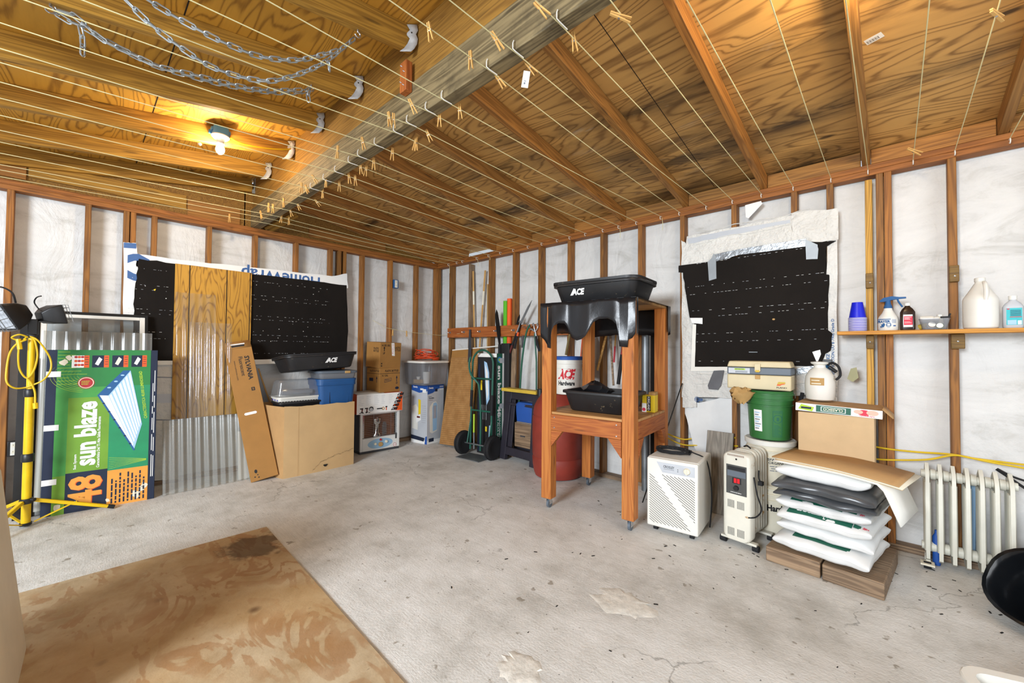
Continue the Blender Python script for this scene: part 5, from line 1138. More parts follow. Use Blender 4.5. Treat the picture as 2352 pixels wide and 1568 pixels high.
# --- work stand, blue box and crate
t = thing('work_stand', (1.97,-.25,0), 'dark plastic folding work stand with a yellow top', 'work stand', -4)
b = MB(); b.box((-.27,-.10,.80),(.29,.02,.835),'stand_yellow')
for k in range(5): b.box((-.22+.11*k,-.06,.8345),(-.18+.11*k,-.045,.8355),'print_black')
b.build('top', t, .004)
for s in (0, 1):
    b = MB(T(0,.0,0) @ (RX(-6) if not s else RX(6))); y = -.11 if not s else .09
    b.hexa([(-.29,y,.0),(-.20,y,0),(-.20,y+.05,0),(-.29,y+.05,0)],[(-.26,y,.80),(-.17,y,.80),(-.17,y+.05,.80),(-.26,y+.05,.80)],'stand_dark'); b.hexa([(.20,y,0),(.30,y,0),(.30,y+.05,0),(.20,y+.05,0)],[(.17,y,.80),(.27,y,.80),(.27,y+.05,.80),(.17,y+.05,.80)],'stand_dark')
    b.box((-.20,y+.003,.70),(.2,y+.047,.80),'stand_dark'); b.box((-.22,y+.003,.06),(.22,y+.047,.15),'stand_dark'); b.box((-.19,y+.02,.15),(-.12,y+.04,.7),'stand_dark'); b.box((-.20,y-.008,.63),(.2,y+.02,.66),'stand_dark'); b.build('leg_frame', t, .006)
b = MB(T(2.02,-.24,0)); b.loft([rrect(.30,.12,.02,.18), rrect(.30,.12,.02,.45)], 'old_wood'); b.box((-.05,-.064,.30),(.02,-.059,.315),'dark_grey'); tag(b.build('wooden_box', loc=(2.02,-.24,.18)), 'small old wooden box inside the yellow-topped stand', 'box')
b = MB(T(2.04,-.24,0)); b.loft([rrect(.28,.12,.03,.452), rrect(.30,.13,.03,.58), rrect(.30,.13,.03,.66), rrect(.26,.1,.03,.685)], 'box_blue'); b.box((-.12,-.07,.455),(.12,-.062,.47),'steel'); tag(b.build('blue_case', loc=(2.04,-.24,.46)), 'rounded blue case on the wooden box inside the stand', 'case')
# --- red barrel and the blue lidded bucket on it
t = thing('red_barrel', (2.53,-.345,0), 'big rust-red plastic barrel standing behind the workbench', 'barrel')
b = MB(); b.lathe([(.0,.004),(.215,.004),(.232,.012),(.246,.05),(.258,.12),(.262,.19),(.254,.205),(.262,.222),(.264,.45),(.262,.60),(.252,.614),(.258,.63),(.248,.70),(.22,.76),(.19,.80),(.175,.83),(.165,.84),(.0,.835)], 'barrel_red', 44); b.build('body', t)
b = MB(T(-.17,-.08,.80)); b.lathe([(.035,0),(.035,.07),(.03,.075),(0,.075)], 'black_plastic', 16); b.build('bung', t)
def bucket(loc, label, mat, r0, r1, h, lid=None, rz=0, prints=None, ribs=True, handle=True):
    t = thing('plastic_bucket', loc, label, 'bucket', rz); f = lambda z: r0+(r1-r0)*z/h
    b = MB(); pr_ = [(0,.003),(r0-.004,.003),(r0,.008)]
    if ribs:
        for z in (h*.70, h*.82, h*.93): pr_ += [(f(z),z-.004),(f(z)+.008,z-.002),(f(z)+.008,z+.004),(f(z),z+.006)]
    pr_ += [(r1,h-.004),(r1+.003,h),(r1-.004,h),(r0-.003,.012),(0,.01)]
    b.lathe(pr_, mat, 36); b.build('body', t)
    if lid: b = MB(); b.lathe([(r1+.002,h-.028),(r1+.010,h-.026),(r1+.012,h+.002),(r1+.004,h+.008),(r1-.008,h+.004),(0,h+.003)][::-1], lid, 36); b.build('lid', t)
    if handle:
        b = MB(); b.tube([(r1+.008,0,h*.86), *arc((0,0,h*.86), r1+.012, 0, -180, 16, (1,0,0), (0,-.86,-.5)), (-r1-.008,0,h*.86)], .0024, 'steel', 6); b.build('bail', t)
    if prints:
        b = MB(); prints(b, f); b.build('print', t)
    return t
def wrap_text(b, s, z, ang, wdeg, h, mat, f, bold=1, shear=0, lift=.0012):
    """lettering wrapped round the wall of a bucket; ang is measured from -y"""
    vs, fs = text_mesh(s, bold); x0 = min(v.x for v in vs); x1 = max(v.x for v in vs); y0 = min(v.y for v in vs); y1 = max(v.y for v in vs); out = []
    for v in vs:
        u = ((v.x-x0)/(x1-x0)-.5)*wdeg; zz = z+((v.y-y0)/(y1-y0)-.5)*h; u += shear*(zz-z)*300; a = math.radians(-90+ang+u); R_ = f(zz)+lift; out.append((R_*math.cos(a), R_*math.sin(a), zz))
    b.add(out, fs, mat)
def wrap_rect(b, z0, z1, a0, a1, mat, f, lift=.0008, n=8):
    vs = []
    for k in range(n+1):
        a = math.radians(-90+a0+(a1-a0)*k/n); vs += [((f(z)+lift)*math.cos(a), (f(z)+lift)*math.sin(a), z) for z in (z0, z1)]
    b.add(vs, [(2*k, 2*k+2, 2*k+3, 2*k+1) for k in range(n)], mat)
def ace_print(b, f):
    wrap_text(b, 'ACE', .205, 20, 70, .105, 'ace_red', f, 2.6, .25); wrap_text(b, 'Hardware', .115, 20, 72, .045, 'print_black', f, 1.8)
bucket((2.66,-.36,.842), 'white bucket with red lettering and blue lid on the red barrel', 'white_plastic', .128, .145, .37, 'box_blue', 10, ace_print, True, False)
# --- workbench on casters
t = thing('workbench', (3.31,-.725,0), 'tall wooden rolling workbench with a black plastic draped top', 'workbench', 5.5)
LX, LY, HL = .341, .348, 1.64
for sx in (-1, 1):
    for sy in (-1, 1):
        lg = lumber('leg', (sx*LX,sy*LY,.085), (sx*LX,sy*LY,HL), .089, .089, 'bench_wood', (0,-1,0), t, .004)
        cst = MB(T(sx*LX, sy*LY, 0)); cst.box((-.03,-.03,.078),(.03,.03,.0845),'dull_steel'); cst.box((-.016,-.01,.03),(-.013,.03,.08),'chrome'); cst.box((.013,-.01,.03),(.016,.03,.08),'chrome'); c_ = cst.build('caster', t)
        cst = MB(T(sx*LX, sy*LY+.012, .034) @ RY(90)); cst.lathe([(0,-.011),(.018,-.012),(.022,-.010),(.034,-.009),(.034,.009),(.022,.010),(.018,.012),(0,.011)], 'tool_grey', 20); cst.build('wheel', c_)
for y in (-.392, .375): lumber('apron', (-LX+.047,y*.98,.705), (LX-.047,y*.98,.705), .032, .125, 'bench_red', (0,0,1), t)
for x in (-.372, .372): lumber('apron', (x,-LY+.047,.705), (x,LY-.047,.705), .032, .125, 'bench_red', (0,0,1), t)
b = MB()
b.prism([(-LX+.0448,-.38),(LX-.0448,-.38),(LX-.0448,-LY+.045),(.385,-LY+.045),(.385,LY-.045),(LX-.0448,LY-.045),(LX-.0448,.38),(-LX+.0448,.38),(-LX+.0448,LY-.045),(-.385,LY-.045),(-.385,-LY+.045),(-LX+.0448,-LY+.045)], .768, .787, 'shelf_ply'); b.build('shelf', t, .001)
for sx in (-1, 1):
    for sy, z0 in ((-1, .64),):
        b = MB(); b.prism([(sx*(LX-.047), z0), (sx*(LX-.15), z0), (sx*(LX-.047), z0-.13)][::sx], -.02, .02, 'bench_red', T(0,-.375,0) @ RX(90)); b.build('brace', t, .002)
b = MB(); b.prism([(-LY+.047,.64),(-LY+.15,.64),(-LY+.047,.51)], -.02, .02, 'bench_red', T(.37,0,0) @ RZ(90) @ RX(90)); b.build('brace', t, .002)
b = MB(); b.prism([(LY-.047,.64),(LY-.047,.51),(LY-.15,.64)][::-1], -.02, .02, 'bench_red', T(.37,0,0) @ RZ(90) @ RX(90)); b.build('brace', t, .002)
b = MB(); b.box((-.385,-.392,HL),(.385,.392,HL+.018),'shelf_ply'); b.build('top', t, .001)
for x, z in ((-.26,.745),(-.26,.665),(.26,.745),(.26,.665)):
    b = MB(T(x,-.4,z) @ RX(90)); b.lathe([(.006,0),(.005,.003),(0,.004)],'steel',10); b.build('bolt', t)
# drape: heights of the lower hem along x
hem = [(-.40,1.42),(-.395,1.39),(-.36,1.36),(-.335,1.325),(-.330,1.30),(-.292,1.295),(-.288,1.40),(-.28,1.44),(-.26,1.475),(-.22,1.495),(-.17,1.49),(-.15,1.46),(-.135,1.42),(-.11,1.375),(-.06,1.355),(-.02,1.365),(.02,1.39),(.05,1.44),(.075,1.49),(.12,1.515),(.19,1.515),(.23,1.50),(.26,1.47),(.275,1.40),(.285,1.31),(.345,1.305),(.35,1.36),(.375,1.37),(.395,1.40),(.398,1.45)]
b = MB(); m = 7; vs = []; r = random.Random(6)
for x, z in hem:
    for k in range(m+1):
        v = k/m; zz = HL+.021+(z-HL-.021)*v; vs.append((x, -.396-.006*v-.010*v*math.sin(x*23+1.2*v)-.004*math.sin(x*61), zz))
b.add(vs, [(i*(m+1)+k, i*(m+1)+k+1, (i+1)*(m+1)+k+1, (i+1)*(m+1)+k) for i in range(len(hem)-1) for k in range(m)], 'black_sheet', True)
b.build('front_drape', t, solid=.0015, angle=80)
b = MB(); b.box((-.402,-.396,HL+.0185),(.402,.40,HL+.021),'black_sheet'); b.build('top_sheet', t)
def side_drape(name, x0, y0, x1, y1, drop):
    b = MB(); n = 16; vs = []; r = random.Random(len(name)+int(10*drop))
    for i in range(n+1):
        u = i/n; z = drop*(1+.05*math.sin(9*u)+.03*r.uniform(-1,1))
        for k in range(5): v = k/4; o_ = .006*v*math.sin(20*u+v); vs.append((x0+(x1-x0)*u+(o_ if abs(y1-y0) > .1 else 0), y0+(y1-y0)*u+(o_ if abs(x1-x0) > .1 else 0), HL+.02-z*v))
    b.add(vs, [(i*5+k, i*5+k+1, i*5+k+6, i*5+k+5) for i in range(n) for k in range(4)], 'black_sheet', True); b.build(name, t, solid=.0015, angle=80)
side_drape('back_drape', -.40, .401, .40, .401, .24); side_drape('side_drape', -.404, -.39, -.404, .40, .24); side_drape('side_drape', .404, .33, .404, .40, .22); side_drape('side_drape', .404, -.392, .404, -.36, .26)
mixing_tub((3.33,-.80,1.6625), 5, 'stack of black mixing tubs on the draped workbench top', .74, .50, .155, (0,0), 2, -.16)
t = mixing_tub((3.325,-.79,.7885), 5, 'black mixing tub standing on the workbench shelf', .60, .44, .165)
for c in t.children:
    if c.name.startswith('emblem'): bpy.data.objects.remove(c)
r = random.Random(12); b = MB(); n = 18; rings = []
for z, s in ((0,.5),(.02,.9),(.05,1.),(.08,.75),(.10,.4),(.112,.15)): rings.append([((.13*s*(1+.25*r.uniform(-1,1)))*math.cos(2*PI*k/n), (.09*s*(1+.25*r.uniform(-1,1)))*math.sin(2*PI*k/n), z+.012*r.uniform(-1,1)) for k in range(n)])
b.loft(rings, 'black_sheet'); o = b.build('plastic_bag'); o.location = (3.18,-.68,.90); tag(o, 'crumpled black plastic bag lying in the tub on the workbench shelf', 'bag')
t = thing('yellow_carton', (3.615,-.56,.7885), 'small yellow carton with black lettering on the workbench shelf', 'carton', 10)
b = MB(); b.box((-.05,-.05,0),(.05,.05,.135),'yellow_print'); b.box((-.0,-.045,.134),(.05,.05,.16),'tan'); b.build('carton', t, .002)
b = MB(fr((-.05,-.05,0),(1,0,0),(0,0,1))); b.rect(.0,0,.035,.07,'paper_white',None,.001); b.rect(.038,.01,.068,.128,'print_black',None,.001); b.text('KIRKLAND',.053,.069,.11,.018,'paper_white',None,.0015,1,-90); b.disc(.015,.02,.014,'pink_red',None,.0014); b.build('print', t)
# --- dehumidifier
t = thing('dehumidifier', (3.91,-.71,0), 'white slatted dehumidifier with a black cord on top standing beside the workbench', 'dehumidifier', 5.7)
W, D, H, Z0 = .345, .41, .522, .035
b = MB(); b.box((-W/2,-D/2+.02,Z0),(W/2,D/2,H),'white_plastic'); b.build('housing', t, .012, seg=3)
b = MB(); b.box((-W/2+.001,-D/2,Z0+.002),(W/2-.001,-D/2+.03,H-.004),'white_plastic'); b.build('front_panel', t, .010, seg=3)
b = MB(fr((-W/2,-D/2-.0002,0),(1,0,0),(0,0,1))); x0, x1, y0, y1 = .02, W-.02, Z0+.03, H-.11
ang = -.62
def clip_line(c):
    """y = ang*x + c inside the panel, leaving the plain diagonal band"""
    a = []
    for k in range(121):
        x = x0+(x1-x0)*k/120; y = ang*x+c; d = (y-(H-.05))+1.30*(x-.02)
        a.append((x, y, y0 <= y <= y1+.0*x and abs(d) > .045))
    return a
for i in range(-5, 46):
    run = []
    for x, y, ok in clip_line(.05+.0165*i)+[(0, 0, False)]:
        if ok: run.append((x, y))
        elif run:
            if len(run) > 4: (xa, ya), (xb, yb) = run[0], run[-1]; b.flat([(xa,ya-.0024),(xb,yb-.0024),(xb,yb+.0024),(xa,ya+.0024)],'slot_dark',None,.0004)
            run = []
b.build('slats', t)
S = fr((-W/2,-D/2-.0004,0),(1,0,0),(0,0,1)); b = MB(S); b.flat([(.07,H-.025),(.11,H-.095),(W-.02,H-.095),(W-.02,H-.025)],'pale_grey',None,.0006); b.text('CROSLEY',.155,H-.052,.075,.018,'dark_grey',None,.001,1); b.rect(.12,H-.07,.19,H-.067,'mid_grey',None,.001); b.disc(.215,H-.06,.003,'print_black',None,.001); b.disc(.215,H-.072,.003,'print_black',None,.001); b.build('control_panel', t)
b = MB(S @ T(.275,H-.06,0)); b.lathe([(.022,0),(.021,.012),(.018,.016),(0,.016)],'cream',18); b.box((-.004,-.02,.014),(.004,.02,.022),'cream'); b.build('knob', t)
for sx in (-1, 1):
    for sy in (-1, 1):
        b = MB(T(sx*(W/2-.05), sy*(D/2-.05), .017) @ RY(90)); b.lathe([(0,-.014),(.017,-.014),(.017,.014),(0,.014)],'black_rubber',14); b.build('caster', t)
b = MB(); pts = []
for k in range(64): a = k*.30; pts.append((-.05+.115*math.cos(a)*(1+.04*math.sin(k)), .01+.09*math.sin(a), H+.006+.0026*k/6+.002*(k%2)))
b.tube(smooth_path(pts,2), .0052, 'black_rubber', 7); b.tube(smooth_path([pts[-1],(.10,-.02,H+.03),(.165,.05,H-.02),(.19,.08,H-.15),(.195,.10,.2),(.19,.06,.02)],6), .0048, 'black_rubber', 7); b.tube([(.045,.03,H+.02),(.075,.035,H+.022)], .011, 'black_rubber', 8); b.build('power_cord', t)
# --- oil radiator
t = thing('oil_radiator', (4.325,-.645,0), 'cream oil-filled radiator with a dark control panel on black wheels', 'radiator', -8)
b = MB(); RW_, H = .168, .61; Mx = RX(90)
def slab_xz(b, w, z0, z1, rtop, ya, yb, mat):
    ring = [(x, z) for x, z, _ in rrect(w, z1-z0, rtop, 0, 5, 0, (z0+z1)/2)]
    b.loft([[(x*.9, ya, z0+(z-z0)*.985+.004) for x, z in ring], [(x, ya+.01, z) for x, z in ring], [(x, yb, z) for x, z in ring]][::-1], mat)
slab_xz(b, RW_, .045, .615, .04, -.145, -.07, 'rusty_white'); b.build('control_column', t, angle=50)
for k in range(6):
    b = MB(); ya = -.062+.040*k; slab_xz(b, .150, .06, .62+.004*(k%2), .05, ya, ya+.018, 'rusty_white'); b.box((-.03,ya+.016,.10),(.03,ya+.042,.16),'rusty_white'); b.box((-.03,ya+.016,.50),(.03,ya+.042,.56),'rusty_white'); b.build('fin', t, angle=50)
S = fr((-RW_/2,-.1458,0),(1,0,0),(0,0,1)); b = MB(S); b.rect(.022,.345,.148,.535,'slot_dark',None,.0006); b.rect(.03,.50,.14,.525,'print_black',None,.001); b.rect(.028,.46,.142,.497,'tool_grey',None,.001); b.rect(.06,.415,.115,.455,'print_black',None,.001)
for k in (0, 1): b.rect(.07+.02*k,.42,.086+.02*k,.45,'red_light',None,.0016)
b.scrib(.05,.353,.12,.362,1,'paper_white',None,.0012,4); b.disc(.085,.575,.006,'tar',None,.001)
b.build('control_panel', t)
for zz in (.255, .075):
    b = MB(S)
    for g in (.045, .105):
        for k in range(6): b.rect(g+.0075*k-.014,zz,g+.0075*k-.011,zz+.05,'slot_dark',None,.001)
    b.build('vent_slots', t)
b = MB(S)
for k in range(15): b.rect(.03+.007*k,.592,.033+.007*k,.604,'rust',None,.001)
b.build('vent_slots', t)
b = MB(S @ T(.085,.388,0)); b.lathe([(.017,0),(.015,.014),(0,.014)],'print_black',16); b.build('knob', t)
for y in (-.10, .15):
    b = MB(); b.box((-.11,y-.02,.035),(.11,y+.02,.05),'rusty_white'); br = b.build('wheel_bracket', t, .003)
    for s in (-1, 1): b = MB(T(s*.10,y,.02) @ RY(90)); b.lathe([(0,-.018),(.020,-.018),(.020,.018),(0,.018)],'black_rubber',14); b.build('wheel', br)
b = MB(); b.tube(smooth_path([(.09,-.10,.47),(.105,-.09,.36),(.115,-.05,.26),(.10,-.10,.22),(.075,-.148,.22)],6), .0045, 'black_rubber', 7); b.build('power_cord', t)
b = MB(); b.tube(smooth_path([(.09,-.02,.50),(.10,-.05,.46),(.115,-.06,.44)],4), .0045,'black_rubber',7); b.box((.105,-.08,.42),(.13,-.05,.445),'black_rubber'); b.build('plug', t)
b = MB(); b.tube(smooth_path([(-.02,.03,.63),(.01,.0,.645),(.04,-.02,.635)],4),.005,'black_rubber',6); b.build('cord_strap', t)
# --- grey board behind
o = lumber('grey_board', (4.02,-.27,0), (4.02,-.12,.62), .20, .022, 'grey_board', (0,-1,0)); tag(o, 'weathered grey board leaning behind the dehumidifier', 'board')
# --- bucket tower, tackle box, paper bag
def hard_print(b, f):
    wrap_text(b, 'Hardware', .20, 40, 75, .045, 'print_black', f, 2)
def spare_print(b, f):
    wrap_text(b, 'SPARETIME', .235, 30, 50, .018, 'dark_grey', f, 1); wrap_text(b, 'ORGANICS', .212, 30, 46, .018, 'dark_grey', f, 1); [wrap_rect(b, z, z+.006, 30-w_/2+o_, 30-w_/2+o_+w_*.28, 'mid_grey', f) for z, w_ in ((.185,40),(.170,34),(.155,40)) for o_ in (0, w_*.33, w_*.7)]
def warn_print(b, f):
    wrap_rect(b, .03, .21, 14, 40, 'dark_green', f, .0008); wrap_rect(b, .034, .206, 15.4, 38.6, 'green_tote', f, .0012); wrap_text(b, 'WARNING', .198, 27, 20, .010, 'dark_green', f, 1, 0, .0016)
    for k in range(9): wrap_rect(b, .04+.0085*k, .044+.0085*k, 17, 37-4*(k % 3), 'dark_green', f, .0016)
    vs = []
    for k in range(24):
        for R_ in (.030, .025):
            a = 2*PI*k/24; an = math.radians(-90+27+math.degrees(R_*math.cos(a)/.135)); z = .155+R_*math.sin(a); vs.append(((f(z)+.0018)*math.cos(an), (f(z)+.0018)*math.sin(an), z))
    b.add(vs, [(2*k, 2*k+1, (2*k+3) % 48, (2*k+2) % 48) for k in range(24)], 'dark_green')
    wrap_rect(b, .14, .165, 24, 30, 'dark_green', f, .0018, 3)
    wrap_rect(b, .06, .21, -38, -14, 'paper_white', f, .0012)
    for k in range(8): wrap_rect(b, .075+.016*k, .082+.016*k, -35, -35+12+3*(k % 3), 'light_blue' if k % 2 else 'mid_grey', f, .0016, 4)
bucket((4.405,-.31,0), 'lowest white bucket of the tower under the green bucket', 'cream', .132, .150, .355, None, 0, hard_print, True, False)  # cream on both lower white buckets puts their amber shade into the colour
bucket((4.405,-.31,.298), 'white bucket with faded dark print in the middle of the bucket tower', 'cream', .130, .149, .352, 'white_plastic', 0, spare_print, True, False)
bucket((4.405,-.32,.660), 'green bucket with a white sticker topping the bucket tower', 'green_tote', .125, .143, .345, None, 5, warn_print, True, True)
t = thing('tackle_box', (4.345,-.30,1.008), 'beige and grey tackle box on the green bucket', 'tackle box', 2)
b = MB(); b.box((-.20,-.10,0),(.20,.10,.105),'beige'); b.build('base', t, .008)
b = MB(); b.box((-.20,-.10,.107),(.20,.10,.158),'tool_grey'); b.build('middle_tray', t, .006)
b = MB(); b.hexa([(-.202,-.102,.16),(.202,-.102,.16),(.202,.102,.16),(-.202,.102,.16)],[(-.19,-.09,.203),(.19,-.09,.203),(.19,.09,.203),(-.19,.09,.203)],'beige'); b.build('lid', t, .008)
b = MB(); b.box((-.018,-.113,.13),(.018,-.10,.185),'beige'); b.box((-.013,-.115,.125),(.013,-.108,.14),'stand_yellow'); b.build('latch', t, .002)
b = MB(); b.box((-.016,-.106,.075),(.016,-.10,.105),'tan'); b.build('hasp', t, .002)
b = MB(fr((-.20,-.1005,0),(1,0,0),(0,0,1))); b.rect(.01,.113,.15,.152,'pale_grey',None,.001); b.rect(.05,.137,.12,.149,'lime',None,.0014); b.scrib(.055,.139,.115,.148,1,'ink_navy',None,.0018,8)
for k in range(4): b.rect(.055,.117+.004*k,.135,.119+.004*k,'tool_grey',None,.0014)
b.flat([(.315,.035),(.325,.055),(.36,.055),(.365,.047),(.345,.043),(.335,.035)],'tool_orange',None,.001); b.flat([(.318,.045),(.326,.062),(.365,.062),(.368,.052),(.345,.05),(.336,.045)],'stand_yellow',None,.0014); b.text('PLANO',.345,.022,.06,.010,'print_black',None,.001,1); b.build('print', t)
r = random.Random(21); b = MB(); rings = []; n = 14
for z, s in ((0,.25),(.03,.6),(.06,.9),(.085,1.),(.10,.8),(.11,.55)): rings.append([(.075*s*(1+.35*r.uniform(-1,1))*math.cos(2*PI*k/n), .05*s*(1+.35*r.uniform(-1,1))*math.sin(2*PI*k/n), z+.014*r.uniform(-1,1)) for k in range(n)])
b.loft(rings, 'tan', smooth=False); o = b.build('paper_bag'); o.location = (4.255,-.455,.905); tag(o, 'crumpled brown paper bag draped over the rim of the green bucket', 'bag')
# --- box, flat carton, sprayer
t = thing('cardboard_box', (4.785,-.29,0), 'plain pale brown carton behind the stacked soil bags', 'carton', 0); b = MB(); b.box((-.19,-.17,0),(.19,.16,.885),'cardboard_pale'); b.build('carton', t, .004)
t = thing('flat_carton', (4.80,-.28,.888), 'shallow pasta sauce tray carton with a dark green label lying on the plain carton', 'tray carton', -1)
b = MB(RY(1.5)); b.box((-.215,-.185,0),(.215,.16,.05),['cardboard']*2+['paper_white']+['cardboard']*3); b.build('carton', t, .002)
S = RY(1.5) @ fr((-.215,-.1853,0),(1,0,0),(0,0,1)); b = MB(S); b.rect(.11,.004,.285,.046,'dark_green',None,.001); b.rect(.135,.010,.26,.040,'paper_white',None,.0014); b.rect(.139,.013,.256,.037,'dark_green',None,.0018); b.text('CLASSICO',.197,.025,.10,.016,'cream',None,.0022,1,180); b.flat([(.015,.012),(.09,.002),(.10,.03),(.03,.044)],'lime',None,.001); b.rect(.03,.016,.085,.028,'ink_navy',None,.0016); b.disc(.345,.028,.034,'pink_red',None,.001,.017); b.disc(.385,.03,.028,'salmon',None,.0013,.016); b.disc(.32,.03,.022,'salmon',None,.0014,.012); b.text('Organic',.36,.009,.07,.010,'pink_red',None,.0018,1,180); b.build('print', t)
b = MB(); b.add([(.215,-.18,.052),(.215,.1,.052),(.262,.08,.0),(.262,-.16,.0)],[(0,1,2,3)],'cardboard'); b.build('flap', t, solid=.004)
t = thing('garden_sprayer', (4.69,-.24,.946), 'white sprayer jug with a black hose standing on the sauce tray carton', 'sprayer', 0)
b = MB(); b.lathe([(0,.002),(.06,.002),(.078,.012),(.084,.05),(.086,.12),(.080,.17),(.060,.21),(.035,.228),(.032,.245),(.05,.256),(.052,.266),(.03,.27),(0,.27)], 'white_plastic', 30); b.build('tank', t)
b = MB(); wrap_rect(b, .11,.16,-32,22,'tan',lambda z: .0855,.0012); wrap_rect(b, .118,.125,-26,10,'cream',lambda z: .0855,.0016); wrap_rect(b, .14,.146,-26,5,'cream',lambda z: .0855,.0016); b.build('faded_label', t)
b = MB(); b.tube(smooth_path([(.045,0,.25),(.075,-.02,.262),(.105,-.03,.235),(.112,-.02,.18),(.09,-.03,.15)],6), .008, 'black_rubber', 8); b.build('hose', t)
b = MB(); b.tube([(.05,.01,.235),(.09,.02,.20)], .012, 'black_plastic', 8); b.box((.02,-.012,.262),(.07,.012,.285),'black_plastic'); b.build('pump_handle', t, .003)
b = MB(); M = fr((4.83,-.14,1.08),(1,0,0),(0,0,1)); b.prism([(0,.02),(.03,.0),(.06,.03),(.05,.10),(.02,.09)], 0, .004, 'olive_case', M); tag(b.build('leather_scrap', loc=(4.85,-.14,1.1)), 'olive scrap hanging on the wall edge beside the sprayer hose', 'scrap')
b = MB(); p = RW(1830,990,-.2); b.tube(smooth_path([(4.585,-.2,.99),(4.575,-.2,.9),(4.583,-.21,.82),(4.572,-.2,.74),(4.58,-.2,.6)],5), .012, 'black_rubber', 8); tag(b.build('black_hose', loc=(4.58,-.2,.8)), 'ribbed black hose hanging between the green bucket and plain carton', 'hose')
# --- planks, soil bags, cardboard
for i, (x0, x1, l) in enumerate(((4.505,4.775,'wheel side'),(4.785,5.045,'iron radiator side'))):
    o = lumber('timber_block', (x0,-.545-.03*i-.01,.045), (x1,-.545-.03*i-.035,.045), .56, .09, 'old_wood', (0,0,1), None, .006); tag(o, 'thick weathered timber under the soil bags on the %s' % l, 'timber', 'timbers under the bags')
def bag(i, w, d, h, z, x, y, rz, mat, label, prints=None):
    t = thing('soil_bag', (x, y, z), label, 'soil bag', rz, 'stacked soil bags'); b = MB(); nx, ny = 26, 22; r = random.Random(40+i); vs = {}; ph = r.uniform(0, 6)
    top = []; bot = []
    def zz(u, v, s):
        e = max(0, (1-abs(u)**3.2))*max(0, (1-abs(v)**3.2)); k = e**.30
        wv = .05*math.sin(9*u+ph)*math.sin(7*v+ph)+.035*from_noise.noise(V((u*4+i, v*4, s)))
        return h/2 + s*h/2*k*(1+wv*(1-e)) if s > 0 else h/2 - h/2*k
    def xy(u, v):
        e = .035*(1-abs(v)**2)*(abs(u)**6); q = 1+.04*abs(u*v)**2
        return (u*w/2*(q-.03*(1-abs(v)**4)*0), v*d/2*q+.006*math.sin(8*u+ph)*abs(v)**4)
    pts = []
    for s in (1, -1):
        for j in range(ny+1):
            for k in range(nx+1):
                u, v = -1+2*k/nx, -1+2*j/ny; u = math.sin(u*PI/2); v = math.sin(v*PI/2); X_, Y_ = xy(u, v); droop = .012*from_noise.noise(V((u*2.5+i*3, v*2.5, 1.)))*(abs(u)**4+abs(v)**4); pts.append((X_, Y_, zz(u, v, s)+droop+(0 if s > 0 else -.0004)))
    n1 = (nx+1)*(ny+1); fs = []
    for j in range(ny):
        for k in range(nx):
            a = j*(nx+1)+k; q = (a, a+1, a+nx+2, a+nx+1); fs.append(q); fs.append(tuple(n1+c for c in q[::-1]))
    b.add(pts, fs, mat, True); body = b.build('bag', t, angle=80)
    if prints:
        b = MB(); prints(b, lambda u, v: V((*xy(u, v), zz(u, v, 1)+.0022)), w, d); b.build('print', t, angle=80)
    return t
def strip(b, f, u0, u1, v0, v1, mat, n=14, lift=0):
    vs = []
    for k in range(n+1):
        for j in range(7): u = u0+(u1-u0)*k/n; v = v0+(v1-v0)*j/6; vs.append(f(u, v)+V((0, 0, lift)))
    b.add(vs, [(k*7+j, k*7+7+j, k*7+8+j, k*7+j+1) for k in range(n) for j in range(6)], mat, True)
def bag_text(b, f, s, u0, u1, v0, v1, mat, lift=.002, flip=True, bold=2):
    vs, fs = text_mesh(s, bold); x0 = min(v.x for v in vs); x1 = max(v.x for v in vs); y0 = min(v.y for v in vs); y1 = max(v.y for v in vs); out = []
    for v in vs:
        a, c = (v.x-x0)/(x1-x0), (v.y-y0)/(y1-y0)
        if flip: a, c = 1-a, 1-c
        out.append(f(u0+(u1-u0)*a, v0+(v1-v0)*c)+V((0, 0, lift)))
    b.add(out, fs, mat)
def p_green(b, f, w, d): strip(b, f, -.78,.62,-.97,-.5,'dark_green'); bag_text(b, f, 'uhzman', -.6,.2,-.955,-.70,'paper_white'); strip(b, f, .64,.78,-.93,-.80,'dark_green',3); bag_text(b, f, '100', .82,.92,-.93,-.80,'pink_red')
def p_edge(b, f, w, d): strip(b, f, -.70,.45,-.94,-.5,'dark_green'); strip(b, f, .55,.72,-.93,-.75,'dark_green',3); bag_text(b, f, '100', .78,.9,-.93,-.82,'pink_red')
def p_low(b, f, w, d): strip(b, f, -.6,.6,-.85,-.4,'dark_green')
BX, BY = 4.775, -.60
specs = [(.44,.48,.105,.091,0,-.02,-9,'bag_white','bottom white soil bag, fattest, lying directly on the timbers',p_low), (.44,.45,.088,.180,.01,.01,-8,'bag_white','plain white soil bag second from the bottom of the stack',None), (.43,.47,.096,.250,.015,-.005,-9,'bag_white','white soil bag with green and white lettering at its front',p_green), (.43,.46,.082,.326,.01,-.0,-9,'bag_white','white soil bag with a thin green edge just under the dark bags',p_edge), (.47,.48,.068,.392,.02,-.005,-10,'bag_dark','lower of the two dark grey soil bags',None), (.47,.50,.080,.442,.015,-.02,-9,'bag_dark','upper shiny dark grey soil bag',None), (.43,.44,.098,.505,.0,-.0,-7,'bag_white','top white soil bag under the flattened cardboard',None)]
for i, (w, d, h, z, dx, dy, rz, m, l, p) in enumerate(specs): bag(i, w, d, h, z, BX+dx, BY+dy, rz, m, l, p)
